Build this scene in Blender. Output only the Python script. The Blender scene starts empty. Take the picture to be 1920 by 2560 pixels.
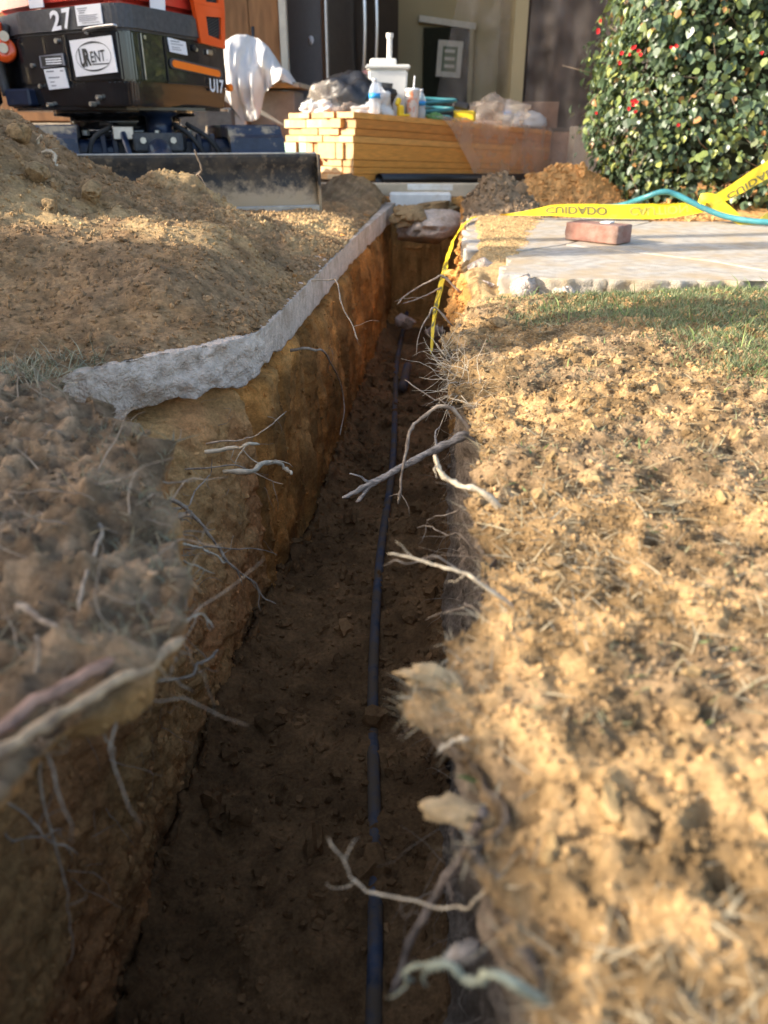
import bpy, bmesh, math, random
import numpy as np
from mathutils import Vector, Matrix
random.seed(7); rng = np.random.default_rng(7)
S = bpy.context.scene
COL = S.collection
# ------------------------------------------------------------------ camera, sky, sun, exposure
PITCH = math.radians(26.5); CAMH = 0.35
cam_d = bpy.data.cameras.new('camera'); cam = bpy.data.objects.new('camera', cam_d); COL.objects.link(cam)
cam.location = (0, 0, CAMH); cam.rotation_euler = (math.pi/2 - PITCH, 0, 0)
cam_d.sensor_fit = 'VERTICAL'; cam_d.sensor_height = 24.0; cam_d.sensor_width = 18.0; cam_d.lens = 18.0
cam_d.clip_start = 0.02; cam_d.clip_end = 400
cam_d.dof.use_dof = True; cam_d.dof.focus_distance = 1.5; cam_d.dof.aperture_fstop = 2.9
S.camera = cam
SUN_EL = math.radians(24); SUN_H = Vector((-0.98, -0.19, 0)).normalized()
w = bpy.data.worlds.new('World'); S.world = w; w.use_nodes = True
wn = w.node_tree.nodes; wl = w.node_tree.links
sky = wn.new('ShaderNodeTexSky'); sky.sky_type = 'NISHITA'; sky.sun_disc = False
sky.air_density = .9; sky.dust_density = 2.6; sky.ozone_density = .4
sky.sun_elevation = SUN_EL; sky.sun_rotation = math.atan2(SUN_H.x, SUN_H.y)
wl.new(sky.outputs[0], wn['Background'].inputs[0]); wn['Background'].inputs[1].default_value = 0.15
sd = bpy.data.lights.new('sun', 'SUN'); sd.energy = 2.75; sd.angle = math.radians(0.5); sd.color = (1.0, 0.90, 0.76)
sun = bpy.data.objects.new('sun', sd); COL.objects.link(sun); sun.location = (-6, -2, 5)
sdir = Vector((SUN_H.x*math.cos(SUN_EL), SUN_H.y*math.cos(SUN_EL), math.sin(SUN_EL)))
sun.rotation_euler = sdir.to_track_quat('Z', 'Y').to_euler()
S.view_settings.view_transform = 'Standard'; S.view_settings.look = 'None'
S.view_settings.gamma = 1; S.view_settings.exposure = 1.9; S.view_settings.use_curve_mapping = False
S.cycles.use_denoising = True
S.cycles.max_bounces = 8; S.cycles.diffuse_bounces = 4; S.cycles.glossy_bounces = 3
S.cycles.transmission_bounces = 6; S.cycles.transparent_max_bounces = 12
S.cycles.caustics_reflective = False; S.cycles.caustics_refractive = False
# ------------------------------------------------------------------ helpers
FP = 1920.0
def ray(u, v):
    a = (u-960)/FP; b = -(v-1280)/FP
    return Vector((a, math.cos(PITCH)+b*math.sin(PITCH), -math.sin(PITCH)+b*math.cos(PITCH)))
def at(u, v, Y):
    r = ray(u, v); return Vector((0, 0, CAMH)) + r*(Y/r.y)
def atx(u, v, X):
    r = ray(u, v); return Vector((0, 0, CAMH)) + r*(X/r.x)
def atz(u, v, z):
    r = ray(u, v); return Vector((0, 0, CAMH)) + r*((z-CAMH)/r.z)
def tag(o, label=None, cat=None, group=None, kind=None):
    if label: o['label'] = label
    if cat: o['category'] = cat
    if group: o['group'] = group
    if kind: o['kind'] = kind
    return o
def empty(name, loc, label=None, cat=None, group=None, kind=None):
    o = bpy.data.objects.new(name, None); COL.objects.link(o); o.location = loc; o.empty_display_size = .1
    return tag(o, label, cat, group, kind)
def link(name, me, mat=None, parent=None):
    o = bpy.data.objects.new(name, me); COL.objects.link(o)
    if mat is not None and not me.materials: me.materials.append(mat)
    if parent is not None:
        o.parent = parent
        m = Matrix.Identity(4); q = parent
        while q is not None: m = q.matrix_basis @ m if q.parent is None else q.matrix_parent_inverse @ q.matrix_basis @ m; q = q.parent
        o.matrix_parent_inverse = m.inverted()
    return o
def mesh_np(name, V, F, smooth=True, col=None):
    V = np.asarray(V, np.float32); F = np.asarray(F, np.int32)
    me = bpy.data.meshes.new(name); n, k = F.shape
    me.vertices.add(len(V)); me.vertices.foreach_set('co', V.ravel())
    me.loops.add(n*k); me.loops.foreach_set('vertex_index', F.ravel())
    me.polygons.add(n); me.polygons.foreach_set('loop_start', np.arange(0, n*k, k, dtype=np.int32))
    try: me.polygons.foreach_set('loop_total', np.full(n, k, np.int32))
    except Exception: pass
    me.update(calc_edges=True)
    me.polygons.foreach_set('use_smooth', np.full(n, smooth, bool))
    if col is not None:
        a = me.color_attributes.new('Col', 'FLOAT_COLOR', 'POINT')
        c = np.ones((len(V), 4), np.float32); c[:, :3] = col
        a.data.foreach_set('color', c.ravel())
    return me
def bm_mesh(name, bm, smooth=False):
    me = bpy.data.meshes.new(name); bm.normal_update(); bm.to_mesh(me); bm.free()
    if smooth: me.polygons.foreach_set('use_smooth', np.ones(len(me.polygons), bool))
    return me
def bm_box(bm, size, M=None, bevel=0, seg=1):
    r = bmesh.ops.create_cube(bm, size=1)
    vs = r['verts']
    bmesh.ops.scale(bm, vec=size, verts=vs)
    if bevel:
        es = list({e for v in vs for e in v.link_edges})
        rr = bmesh.ops.bevel(bm, geom=es, offset=bevel, segments=seg, affect='EDGES', profile=.6)
        vs = list({v for f in rr['faces'] for v in f.verts} | {v for v in vs if v.is_valid})
    if M is not None: bmesh.ops.transform(bm, matrix=M, verts=vs)
    return vs
def box(name, size, loc, mat, parent=None, rz=0, bevel=.003, rx=0, ry=0, seg=1):
    bm = bmesh.new()
    M = Matrix.Translation(loc) @ Matrix.Rotation(rz, 4, 'Z') @ Matrix.Rotation(ry, 4, 'Y') @ Matrix.Rotation(rx, 4, 'X')
    bm_box(bm, size, M, bevel, seg)
    return link(name, bm_mesh(name, bm), mat, parent)
def prism(name, poly, z0, z1, mat, parent=None, bevel=.004, seg=2, inset=0, smooth=False):
    bm = bmesh.new()
    c = Vector((sum(p[0] for p in poly)/len(poly), sum(p[1] for p in poly)/len(poly)))
    lo = [bm.verts.new((p[0]+(c.x-p[0])*inset, p[1]+(c.y-p[1])*inset, z0)) for p in poly]
    hi = [bm.verts.new((p[0], p[1], z1)) for p in poly]
    bm.faces.new(lo[::-1]); bm.faces.new(hi)
    n = len(poly)
    for i in range(n): bm.faces.new((lo[i], lo[(i+1) % n], hi[(i+1) % n], hi[i]))
    bmesh.ops.recalc_face_normals(bm, faces=bm.faces)
    if bevel: bmesh.ops.bevel(bm, geom=[e for e in bm.edges], offset=bevel, segments=seg, affect='EDGES')
    return link(name, bm_mesh(name, bm, smooth), mat, parent)
def catmull(P, n):
    P = [Vector(p) for p in P]; Q = [P[0]*2-P[1]] + P + [P[-1]*2-P[-2]]
    out = []
    for i in range(len(P)-1):
        a, b, c, d = Q[i:i+4]
        for k in range(n):
            t = k/n
            out.append(.5*((2*b)+(c-a)*t+(2*a-5*b+4*c-d)*t*t+(3*b-a-3*c+d)*t**3))
    out.append(P[-1]); return out
def tube_geo(pts, radii, sides=7, wob=0, base=0):
    pts = [Vector(p) for p in pts]; n = len(pts); V = []; F = []
    up = Vector((.3, .2, 1)).normalized()
    for i, p in enumerate(pts):
        t = (pts[min(i+1, n-1)]-pts[max(i-1, 0)])
        t = t.normalized() if t.length > 1e-9 else Vector((0, 1, 0))
        a = t.cross(up)
        if a.length < .05: a = t.cross(Vector((1, 0, 0)))
        a.normalize(); b = t.cross(a)
        for k in range(sides):
            an = 2*math.pi*k/sides; r = radii[i]*(1+wob*random.uniform(-1, 1))
            V.append(p + a*(math.cos(an)*r) + b*(math.sin(an)*r))
    for i in range(n-1):
        for k in range(sides):
            k2 = (k+1) % sides
            F.append((base+i*sides+k, base+i*sides+k2, base+(i+1)*sides+k2, base+(i+1)*sides+k))
    for e, i in ((0, 0), (1, n-1)):
        V.append(pts[i]); c = base+n*sides+e
        for k in range(sides):
            k2 = (k+1) % sides
            F.append((base+i*sides+k, base+i*sides+k2, c, c))
    return V, F
def faces_mesh(name, V, F, smooth=True):
    me = bpy.data.meshes.new(name)
    me.from_pydata([tuple(v) for v in V], [], [tuple(dict.fromkeys(f)) for f in F]); me.update()
    if smooth: me.polygons.foreach_set('use_smooth', np.ones(len(me.polygons), bool))
    bm = bmesh.new(); bm.from_mesh(me); bmesh.ops.recalc_face_normals(bm, faces=bm.faces); bm.to_mesh(me); bm.free()
    return me
def tube(name, pts, r, mat, parent=None, sides=8, n=5, taper=None, wob=0):
    P = catmull(pts, n) if n > 1 and len(pts) > 2 else [Vector(p) for p in pts]
    m = len(P)
    R = [(r*(1+(taper-1)*i/(m-1)) if taper is not None else r) for i in range(m)]
    V, F = tube_geo(P, R, sides, wob)
    return link(name, faces_mesh(name, V, F), mat, parent)
def cyl(name, p0, p1, r, mat, parent=None, sides=20, r2=None):
    V, F = tube_geo([p0, p1], [r, r if r2 is None else r2], sides)
    me = faces_mesh(name, V, F, False)
    o = link(name, me, mat, parent); return o
def lathe(name, prof, loc, mat, parent=None, sides=20, smooth=True):
    V = []; F = []; n = len(prof)
    for r, z in prof:
        for k in range(sides):
            a = 2*math.pi*k/sides; V.append((loc[0]+r*math.cos(a), loc[1]+r*math.sin(a), loc[2]+z))
    for i in range(n-1):
        for k in range(sides):
            k2 = (k+1) % sides; F.append((i*sides+k, i*sides+k2, (i+1)*sides+k2, (i+1)*sides+k))
    F.append(tuple(range(sides))[::-1]); F.append(tuple(range((n-1)*sides, n*sides)))
    return link(name, faces_mesh(name, V, F, smooth), mat, parent)
def text_data(body, bold=0):
    cu = bpy.data.curves.new('t', 'FONT'); cu.body = body; cu.size = 1; cu.offset = bold; cu.resolution_u = 4
    o = bpy.data.objects.new('t', cu); COL.objects.link(o)
    dg = bpy.context.evaluated_depsgraph_get(); dg.update()
    me = bpy.data.meshes.new_from_object(o.evaluated_get(dg))
    bm = bmesh.new(); bm.from_mesh(me); bmesh.ops.triangulate(bm, faces=bm.faces)
    V = np.array([v.co[:] for v in bm.verts]); F = [tuple(v.index for v in f.verts) for f in bm.faces]
    bm.free(); bpy.data.objects.remove(o); bpy.data.curves.remove(cu)
    V[:, 0] -= V[:, 0].min(); V[:, 0] /= V[:, 0].max(); V[:, 1] -= V[:, 1].min(); V[:, 1] /= V[:, 1].max()
    return V, F
# noise -------------------------------------------------------------
def _h(ix, iy, iz, s):
    h = (ix.astype(np.int64)*374761393 + iy.astype(np.int64)*668265263 + iz.astype(np.int64)*2147483647 + s*974711) & 0xffffffff
    h = ((h ^ (h >> 13))*1274126177) & 0xffffffff
    h = ((h ^ (h >> 16))*2246822519) & 0xffffffff
    return ((h ^ (h >> 15)) & 0xffff).astype(np.float32)/32767.5-1
def vnoise(P, f, s=0):
    P = np.asarray(P, np.float32)*np.float32(f); I = np.floor(P); T = P-I; I = I.astype(np.int64)
    T = T*T*(3-2*T); x, y, z = T[..., 0], T[..., 1], T[..., 2]; i, j, k = I[..., 0], I[..., 1], I[..., 2]
    def L(a, b, t): return a+(b-a)*t
    c = [_h(i+a, j+b, k+d, s) for a in (0, 1) for b in (0, 1) for d in (0, 1)]
    return L(L(L(c[0], c[1], z), L(c[2], c[3], z), y), L(L(c[4], c[5], z), L(c[6], c[7], z), y), x)
def fbm(P, f, o=4, s=0, g=.5, lac=2.03):
    r = 0; a = 1
    for q in range(o): r = r+a*vnoise(P, f, s+q); a *= g; f *= lac
    return r
def sm(t): t = np.clip(t, 0, 1); return t*t*(3-2*t)
def interp(y, pts):
    a = np.array(pts); return np.interp(y, a[:, 0], a[:, 1])
# ------------------------------------------------------------------ materials
MATS = {}
def mat(name):
    m = bpy.data.materials.new(name); m.use_nodes = True; MATS[name] = m
    return m, m.node_tree.nodes, m.node_tree.links, m.node_tree.nodes['Principled BSDF']
def simple(name, c, rough=.6, metal=0, var=.12, vs=25, bump=.0, bs=80, c2=None, dirt=None, dirt_s=6, dirt_t=(.5, .7), coat=0, spec=.5, stretch=None, detail=6):
    m, n, l, b = mat(name)
    tc = n.new('ShaderNodeTexCoord'); src = tc.outputs['Object']
    if stretch:
        mp = n.new('ShaderNodeMapping'); mp.inputs['Scale'].default_value = stretch; l.new(src, mp.inputs[0]); src = mp.outputs[0]
    nz = n.new('ShaderNodeTexNoise'); nz.inputs['Scale'].default_value = vs; nz.inputs['Detail'].default_value = detail; l.new(src, nz.inputs['Vector'])
    rp = n.new('ShaderNodeValToRGB'); l.new(nz.outputs['Fac'], rp.inputs[0])
    cc2 = c2 or tuple(min(1, x*(1+var)) for x in c); cc1 = tuple(x*(1-var) for x in c)
    rp.color_ramp.elements[0].position = .3; rp.color_ramp.elements[1].position = .7
    rp.color_ramp.elements[0].color = (*cc1, 1); rp.color_ramp.elements[1].color = (*cc2, 1)
    out = rp.outputs[0]; rough_out = None
    if dirt:
        nd = n.new('ShaderNodeTexNoise'); nd.inputs['Scale'].default_value = dirt_s; nd.inputs['Detail'].default_value = 8; nd.inputs['Roughness'].default_value = .65
        l.new(tc.outputs['Object'], nd.inputs['Vector'])
        rd = n.new('ShaderNodeValToRGB'); rd.color_ramp.elements[0].position = dirt_t[0]; rd.color_ramp.elements[1].position = dirt_t[1]; l.new(nd.outputs['Fac'], rd.inputs[0])
        mx = n.new('ShaderNodeMix'); mx.data_type = 'RGBA'; l.new(rd.outputs[0], mx.inputs[0]); l.new(out, mx.inputs[6]); mx.inputs[7].default_value = (*dirt, 1); out = mx.outputs[2]
        mr = n.new('ShaderNodeMapRange'); l.new(rd.outputs[0], mr.inputs[0]); mr.inputs[3].default_value = rough; mr.inputs[4].default_value = .9; rough_out = mr.outputs[0]
    l.new(out, b.inputs['Base Color']); b.inputs['Roughness'].default_value = rough; b.inputs['Metallic'].default_value = metal
    b.inputs['Coat Weight'].default_value = coat; b.inputs['Specular IOR Level'].default_value = spec
    if rough_out is not None: l.new(rough_out, b.inputs['Roughness'])
    if bump:
        nb = n.new('ShaderNodeTexNoise'); nb.inputs['Scale'].default_value = bs; nb.inputs['Detail'].default_value = 5; l.new(src, nb.inputs['Vector'])
        bp = n.new('ShaderNodeBump'); bp.inputs['Strength'].default_value = 1; bp.inputs['Distance'].default_value = bump; l.new(nb.outputs['Fac'], bp.inputs['Height']); l.new(bp.outputs[0], b.inputs['Normal'])
    return m
def attr_mat(name, rough=.95, bump=.004, bs=260, spec=.1, trans=0, vary=.45):
    m, n, l, b = mat(name)
    at_ = n.new('ShaderNodeAttribute'); at_.attribute_name = 'Col'
    tc = n.new('ShaderNodeTexCoord')
    out = at_.outputs['Color']
    if vary:
        nz = n.new('ShaderNodeTexNoise'); nz.inputs['Scale'].default_value = 140; nz.inputs['Detail'].default_value = 6; nz.inputs['Roughness'].default_value = .7; l.new(tc.outputs['Object'], nz.inputs['Vector'])
        mr = n.new('ShaderNodeMapRange'); mr.inputs[1].default_value = .25; mr.inputs[2].default_value = .75; mr.inputs[3].default_value = 1-vary; mr.inputs[4].default_value = 1+vary; l.new(nz.outputs['Fac'], mr.inputs[0])
        vm = n.new('ShaderNodeVectorMath'); vm.operation = 'SCALE'; l.new(out, vm.inputs[0]); l.new(mr.outputs[0], vm.inputs['Scale']); out = vm.outputs[0]
    l.new(out, b.inputs['Base Color']); b.inputs['Roughness'].default_value = rough; b.inputs['Specular IOR Level'].default_value = spec
    if bump:
        nb = n.new('ShaderNodeTexNoise'); nb.inputs['Scale'].default_value = bs; nb.inputs['Detail'].default_value = 8; nb.inputs['Roughness'].default_value = .7; l.new(tc.outputs['Object'], nb.inputs['Vector'])
        bp = n.new('ShaderNodeBump'); bp.inputs['Strength'].default_value = 1; bp.inputs['Distance'].default_value = bump; l.new(nb.outputs['Fac'], bp.inputs['Height']); l.new(bp.outputs[0], b.inputs['Normal'])
    if trans:
        tr = n.new('ShaderNodeBsdfTranslucent'); l.new(out, tr.inputs[0]); mx = n.new('ShaderNodeMixShader'); mx.inputs[0].default_value = trans
        o = n['Material Output']; l.new(b.outputs[0], mx.inputs[1]); l.new(tr.outputs[0], mx.inputs[2]); l.new(mx.outputs[0], o.inputs[0])
    return m
def sheer(name, c, alpha, rough=.3, var=0):
    m, n, l, b = mat(name)
    b.inputs['Base Color'].default_value = (*c, 1); b.inputs['Roughness'].default_value = rough
    t = n.new('ShaderNodeBsdfTransparent'); mx = n.new('ShaderNodeMixShader'); mx.inputs[0].default_value = alpha
    tl = n.new('ShaderNodeBsdfTranslucent'); tl.inputs[0].default_value = (*c, 1); m2 = n.new('ShaderNodeMixShader'); m2.inputs[0].default_value = .35
    l.new(b.outputs[0], m2.inputs[1]); l.new(tl.outputs[0], m2.inputs[2])
    l.new(t.outputs[0], mx.inputs[1]); l.new(m2.outputs[0], mx.inputs[2]); l.new(mx.outputs[0], n['Material Output'].inputs[0])
    if var:
        nz = n.new('ShaderNodeTexNoise'); nz.inputs['Scale'].default_value = 7; nz.inputs['Detail'].default_value = 4
        tc = n.new('ShaderNodeTexCoord'); l.new(tc.outputs['Object'], nz.inputs['Vector'])
        mr = n.new('ShaderNodeMapRange'); mr.inputs[1].default_value = .3; mr.inputs[2].default_value = .7; mr.inputs[3].default_value = alpha-var; mr.inputs[4].default_value = alpha+var
        l.new(nz.outputs['Fac'], mr.inputs[0]); l.new(mr.outputs[0], mx.inputs[0])
    return m
M_soil = attr_mat('soil')
M_crumb = attr_mat('soil_crumb', bump=.002, bs=500, vary=.35)
M_grass = attr_mat('grass', rough=.55, bump=0, spec=.3, trans=.3, vary=.2)
M_root = simple('root_bark', (.29, .205, .14), .85, var=.45, vs=90, bump=.002, bs=300, c2=(.42, .32, .22))
M_root_pale = simple('pale_root', (.47, .38, .26), .8, var=.3, vs=90, bump=.0015, bs=300)
M_root_dark = simple('dark_root_bark', (.17, .13, .1), .85, var=.4, vs=60, bump=.003, bs=200)
M_root_grey = simple('grey_root_bark', (.33, .28, .23), .9, var=.5, vs=70, bump=.004, bs=160, stretch=(1, 3, 3))
M_conc = simple('broken_concrete', (.58, .46, .36), .92, var=.22, vs=60, bump=.009, bs=170, dirt=(.33, .235, .15), dirt_s=9, dirt_t=(.45, .70))
M_cut = simple('cut_concrete', (.50, .47, .43), .85, var=.15, vs=14, bump=.001, bs=200, dirt=(.33, .23, .13), dirt_s=8, dirt_t=(.48, .72), stretch=(3, 3, .9))
M_pave = simple('paving_concrete', (.40, .36, .30), .9, var=.25, vs=26, bump=.003, bs=260, dirt=(.42, .30, .16), dirt_s=6, dirt_t=(.42, .72))
M_black = simple('black_machine_paint', (.012, .013, .016), .16, var=.3, vs=10, coat=.6, dirt=(.09, .075, .055), dirt_s=5, dirt_t=(.58, .95))
M_dgrey = simple('grey_moulded_plastic', (.055, .056, .06), .55, var=.25, vs=60, bump=.0004, bs=600, dirt=(.17, .14, .1), dirt_s=8, dirt_t=(.55, .9))
M_navy = simple('navy_undercarriage', (.012, .022, .05), .32, var=.3, vs=12, dirt=(.2, .14, .08), dirt_s=9, dirt_t=(.55, .8))
M_rubber = simple('track_rubber', (.018, .026, .045), .5, var=.3, vs=20, bump=.002, bs=90, dirt=(.33, .26, .17), dirt_s=9, dirt_t=(.5, .6))
M_orange = simple('orange_machine_paint', (.85, .10, .012), .25, var=.06, vs=6, coat=.5)
M_red = simple('red_hood_paint', (.62, .05, .03), .3, var=.06, vs=6, coat=.4)
M_reflect = simple('orange_reflector', (.95, .20, .01), .4, var=.04)
M_white = simple('white_sticker', (.80, .80, .82), .45, var=.03, vs=10)
M_ink = simple('black_ink', (.02, .02, .02), .6, var=.1)
M_greyink = simple('grey_ink', (.25, .25, .28), .6, var=.1)
M_steel = simple('worn_steel', (.5, .48, .45), .35, 1, var=.2, vs=30)
M_bolt = simple('bolt_zinc', (.6, .58, .52), .35, .9, var=.1)
M_mesh = simple('dark_grille', (.02, .018, .016), .7, var=.3, vs=40)
def blade_mat():
    m = simple('dozer_blade', (.016, .015, .014), .55, var=.5, vs=22, dirt=(.10, .075, .048), dirt_s=14, dirt_t=(.42, .72))
    n = m.node_tree.nodes; l = m.node_tree.links; b = n['Principled BSDF']
    src = b.inputs['Base Color'].links[0].from_socket
    tc = n.new('ShaderNodeTexCoord'); sx = n.new('ShaderNodeSeparateXYZ'); l.new(tc.outputs['Object'], sx.inputs[0])
    nz = n.new('ShaderNodeTexNoise'); nz.inputs['Scale'].default_value = 30; nz.inputs['Detail'].default_value = 8; nz.inputs['Roughness'].default_value = .7; l.new(tc.outputs['Object'], nz.inputs['Vector'])
    a = n.new('ShaderNodeMapRange'); a.inputs[1].default_value = .02; a.inputs[2].default_value = .17; a.inputs[3].default_value = .62; a.inputs[4].default_value = -.12; l.new(sx.outputs['Z'], a.inputs[0])
    ad = n.new('ShaderNodeMath'); ad.operation = 'ADD'; l.new(a.outputs[0], ad.inputs[0]); l.new(nz.outputs['Fac'], ad.inputs[1])
    rp = n.new('ShaderNodeValToRGB'); rp.color_ramp.elements[0].position = .42; rp.color_ramp.elements[1].position = .72; l.new(ad.outputs[0], rp.inputs[0])
    mx = n.new('ShaderNodeMix'); mx.data_type = 'RGBA'; l.new(rp.outputs[0], mx.inputs[0]); l.new(src, mx.inputs[6]); mx.inputs[7].default_value = (.36, .26, .15, 1)
    l.new(mx.outputs[2], b.inputs['Base Color']); return m
M_blade = blade_mat()
M_tape = simple('yellow_tape', (.80, .56, .015), .38, var=.1, vs=20, dirt=(.50, .36, .10), dirt_s=16, dirt_t=(.55, .85))
M_tapeink = simple('tape_print', (.16, .14, .04), .5, var=.2)
M_tapefaint = simple('tape_print_worn', (.42, .36, .06), .5, var=.3)
M_hose = simple('teal_hose', (.05, .22, .24), .4, var=.2, vs=20, dirt=(.25, .2, .12), dirt_s=12, dirt_t=(.6, .9))
M_brick = simple('brick_red', (.22, .105, .075), .9, var=.35, vs=16, bump=.002, bs=160, dirt=(.30, .22, .17), dirt_s=18, dirt_t=(.45, .75))
M_wood_e = simple('lumber_end', (.70, .50, .28), .85, var=.14, vs=30, bump=.001, bs=200, stretch=(1, 1, 2.2))
M_wood = simple('lumber_side', (.52, .30, .12), .75, var=.25, vs=22, c2=(.60, .36, .15), bump=.0006, bs=120, stretch=(1, 1, 7))
M_wood_g = simple('lumber_green_end', (.36, .52, .42), .85, var=.15, vs=30)
M_board = simple('weathered_board', (.5, .40, .27), .85, var=.25, vs=12, bump=.001, bs=90)
M_wboard = simple('white_board', (.74, .70, .62), .8, var=.1, vs=20, dirt=(.5, .38, .22), dirt_s=8, dirt_t=(.5, .8))
M_pipe_blk = simple('black_pipe', (.012, .012, .012), .4, var=.2)
M_pipe_blue = simple('blue_pipe', (.045, .058, .09), .7, var=.5, vs=40, dirt=(.11, .075, .045), dirt_s=20, dirt_t=(.40, .58))
M_fence = simple('shadow_fence_board', (.30, .20, .12), .85, var=.3, vs=10)
M_olive = simple('olive_wall', (.36, .295, .165), .9, var=.06, vs=3)
M_ply = simple('plywood', (.34, .16, .06), .8, var=.3, vs=8, stretch=(3, 3, .5))
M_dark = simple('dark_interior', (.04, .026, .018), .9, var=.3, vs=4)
M_doordk = simple('dark_green_door', (.022, .022, .013), .8, var=.15, spec=.1)
M_frame = simple('pale_frame', (.55, .50, .40), .7, var=.1)
M_fridge = simple('fridge_grey', (.22, .215, .21), .5, var=.05, vs=40)
M_fdoor = simple('fridge_door', (.045, .038, .032), .3, .6, var=.1)
M_chrome = simple('brushed_handle', (.6, .6, .62), .28, 1, var=.05)
M_cloth = simple('white_cloth', (.62, .60, .57), .9, var=.06, vs=12, bump=.001, bs=120)
M_blackbag = simple('black_bag', (.02, .02, .022), .35, var=.3, bump=.004, bs=30)
M_maroon = simple('maroon_bag', (.06, .02, .025), .7, var=.2)
M_cool = simple('white_bucket', (.78, .76, .70), .5, var=.04)
M_plastic = sheer('plastic_sheet', (.72, .62, .54), .17, .25, .12)
M_drape = sheer('plastic_drape', (.80, .70, .58), .31, .3, .15)
M_clear = sheer('clear_bottle', (.85, .9, .95), .35, .1)
M_blabel = simple('blue_label', (.03, .32, .75), .4, var=.1)
M_paper = simple('paper_cup', (.78, .70, .66), .6, var=.08, dirt=(.75, .25, .12), dirt_s=22, dirt_t=(.52, .6))
M_yellow = simple('yellow_tool', (.85, .58, .02), .4, var=.1)
M_leaf = attr_mat('leaf', rough=.34, bump=0, spec=.5, trans=.28, vary=.12)
M_twig = simple('twig', (.22, .16, .11), .85, var=.4, vs=50)
M_flower = simple('red_flower', (.75, .02, .02), .6, var=.25, vs=120)
M_bark = simple('tree_bark', (.16, .11, .08), .9, var=.4, vs=20, bump=.01, bs=40)
M_roof = simple('roof_shingle', (.12, .10, .09), .9, var=.3, vs=20)
M_stucco = simple('stucco', (.45, .40, .32), .9, var=.08, vs=10, bump=.002, bs=150)
M_copper = simple('peeled_root', (.26, .16, .09), .75, var=.5, vs=60, c2=(.46, .32, .18), bump=.0015, bs=160)
M_redroot = simple('red_painted_root', (.26, .15, .10), .8, var=.4, vs=70, dirt=(.42, .10, .09), dirt_s=30, dirt_t=(.55, .68))
# ------------------------------------------------------------------ terrain: lawn, spoil, trench walls and floor in one swept sheet
XRp = [(-3, .0), (.12, .05), (.25, .06), (.29, .055), (.33, .035), (.36, .052), (.40, .04), (.455, .018), (.5, .056), (.6, .085), (.7, .09), (.84, .11), (1.06, .125), (1.28, .12), (1.48, .105), (1.65, .13), (1.88, .165), (2.1, .235), (2.6, .25), (3.6, .35), (4.8, .455), (6, .5)]
XLp = [(-3, -.35), (.3, -.24), (.43, -.19), (.5, -.165), (.6, -.195), (.78, -.27), (.9, -.35), (1.02, -.44), (1.15, -.52), (1.22, -.50), (1.3, -.42), (1.42, -.31), (1.49, -.245), (4.84, .055), (6, .15)]
RFp = [(-3, .05), (.5, .075), (.97, .105), (1.46, .15), (1.9, .19), (2.6, .255), (3.6, .35), (4.8, .45), (6, .5)]
LFp = [(-3, -.32), (.57, -.31), (.74, -.32), (1.07, -.30), (1.38, -.27), (1.79, -.19), (2.5, -.135), (4.8, .07), (6, .15)]
T0, T1, DEPTH = -2.2, 4.62, .60
def endramp(y): return 1-.96*sm((y-4.38)/.2)
def gauss(x, y, cx, cy, sx, sy): return np.exp(-((x-cx)/sx)**2-((y-cy)/sy)**2)
def zleft(x, y):
    d = interp(y, XLp)-x
    pile = .125*sm(d/.22)*sm((y-1.28)/.5)*(1-sm((y-2.05)/.45))
    m1 = .52*sm((-.22-x)/1.35)*sm((y-1.45-.25*(x+1))/.8)*(1-.85*sm((y-2.45+.35*(x+1))/.75))
    z = np.maximum(pile, m1)+.3*np.minimum(pile, m1)
    z = z+.13*gauss(x, y, -.72, 2.92, .17, .16)+.05*gauss(x, y, -.45, 2.6, .2, .2)
    z = z+.12*gauss(x, y, -.17, 4.25, .17, .18)+.03*sm(d/.3)*sm((y-2.4)/.4)
    z = z+.03*sm((1.2-y)/.15)*sm((y-.75)/.2)*sm(d/.1)+.008*sm(d/.04)+.10*sm((-.6-x)/.6)*sm((1.3-y)/.5)
    return z*(1-sm((y-4.3)/.4)) + .0
def zright(x, y):
    d = x-interp(y, XRp)
    z = -.035*np.exp(-np.clip(d, 0, 9)/.035)-.015
    z = z-.03*np.exp(-np.clip(d, 0, 9)/.18)*sm((y-.8)/.6)*(1-sm((y-2.0)/.3))
    slab = sm((y-1.96-.05*np.sin(9*x))/.10)*sm((d-.02)/.05)*(1-sm((y-3.62)/.12))
    sand = -.055+.062*sm((.62-x+.25*(y-2.2))/.35)*sm((y-2.25)/.3)+.05*gauss(x, y, .55, 2.13, .12, .035)+.045*gauss(x, y, .83, 2.12, .10, .03)
    z = z*(1-slab)+sand*slab
    z = z+.17*gauss(x, y, .55, 4.02, .16, .16)+.17*gauss(x, y, 1.05, 4.5, .22, .14)+.10*gauss(x, y, .8, 4.45, .2, .12)
    z = z+.07*gauss(x, y, .95, .95, .5, .35)*sm((x-.5)/.4)
    return z
def rowset():
    seg = [(-30, -3, 8), (-3, -2.2, 10), (-2.2, -2.15, 4), (-2.15, .1, 60), (.1, .8, 190), (.8, 1.7, 230), (1.7, 2.6, 170), (2.6, 3.6, 110), (3.6, 4.58, 70), (4.58, 4.66, 8), (4.66, 5.2, 14), (5.2, 40, 12)]
    return np.concatenate([np.linspace(a, b, n, endpoint=False) for a, b, n in seg]+[[40.]])
ys = rowset(); NR = len(ys)
dA = np.concatenate([np.linspace(30, 4, 8, endpoint=False), np.linspace(4, 1.6, 30, endpoint=False), np.linspace(1.6, .7, 110, endpoint=False), np.linspace(.7, 0, 150)])
tB = np.linspace(0, 1, 120)[1:]; tC = np.linspace(0, 1, 70)[1:]; tD = np.linspace(0, 1, 120)[1:]
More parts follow.
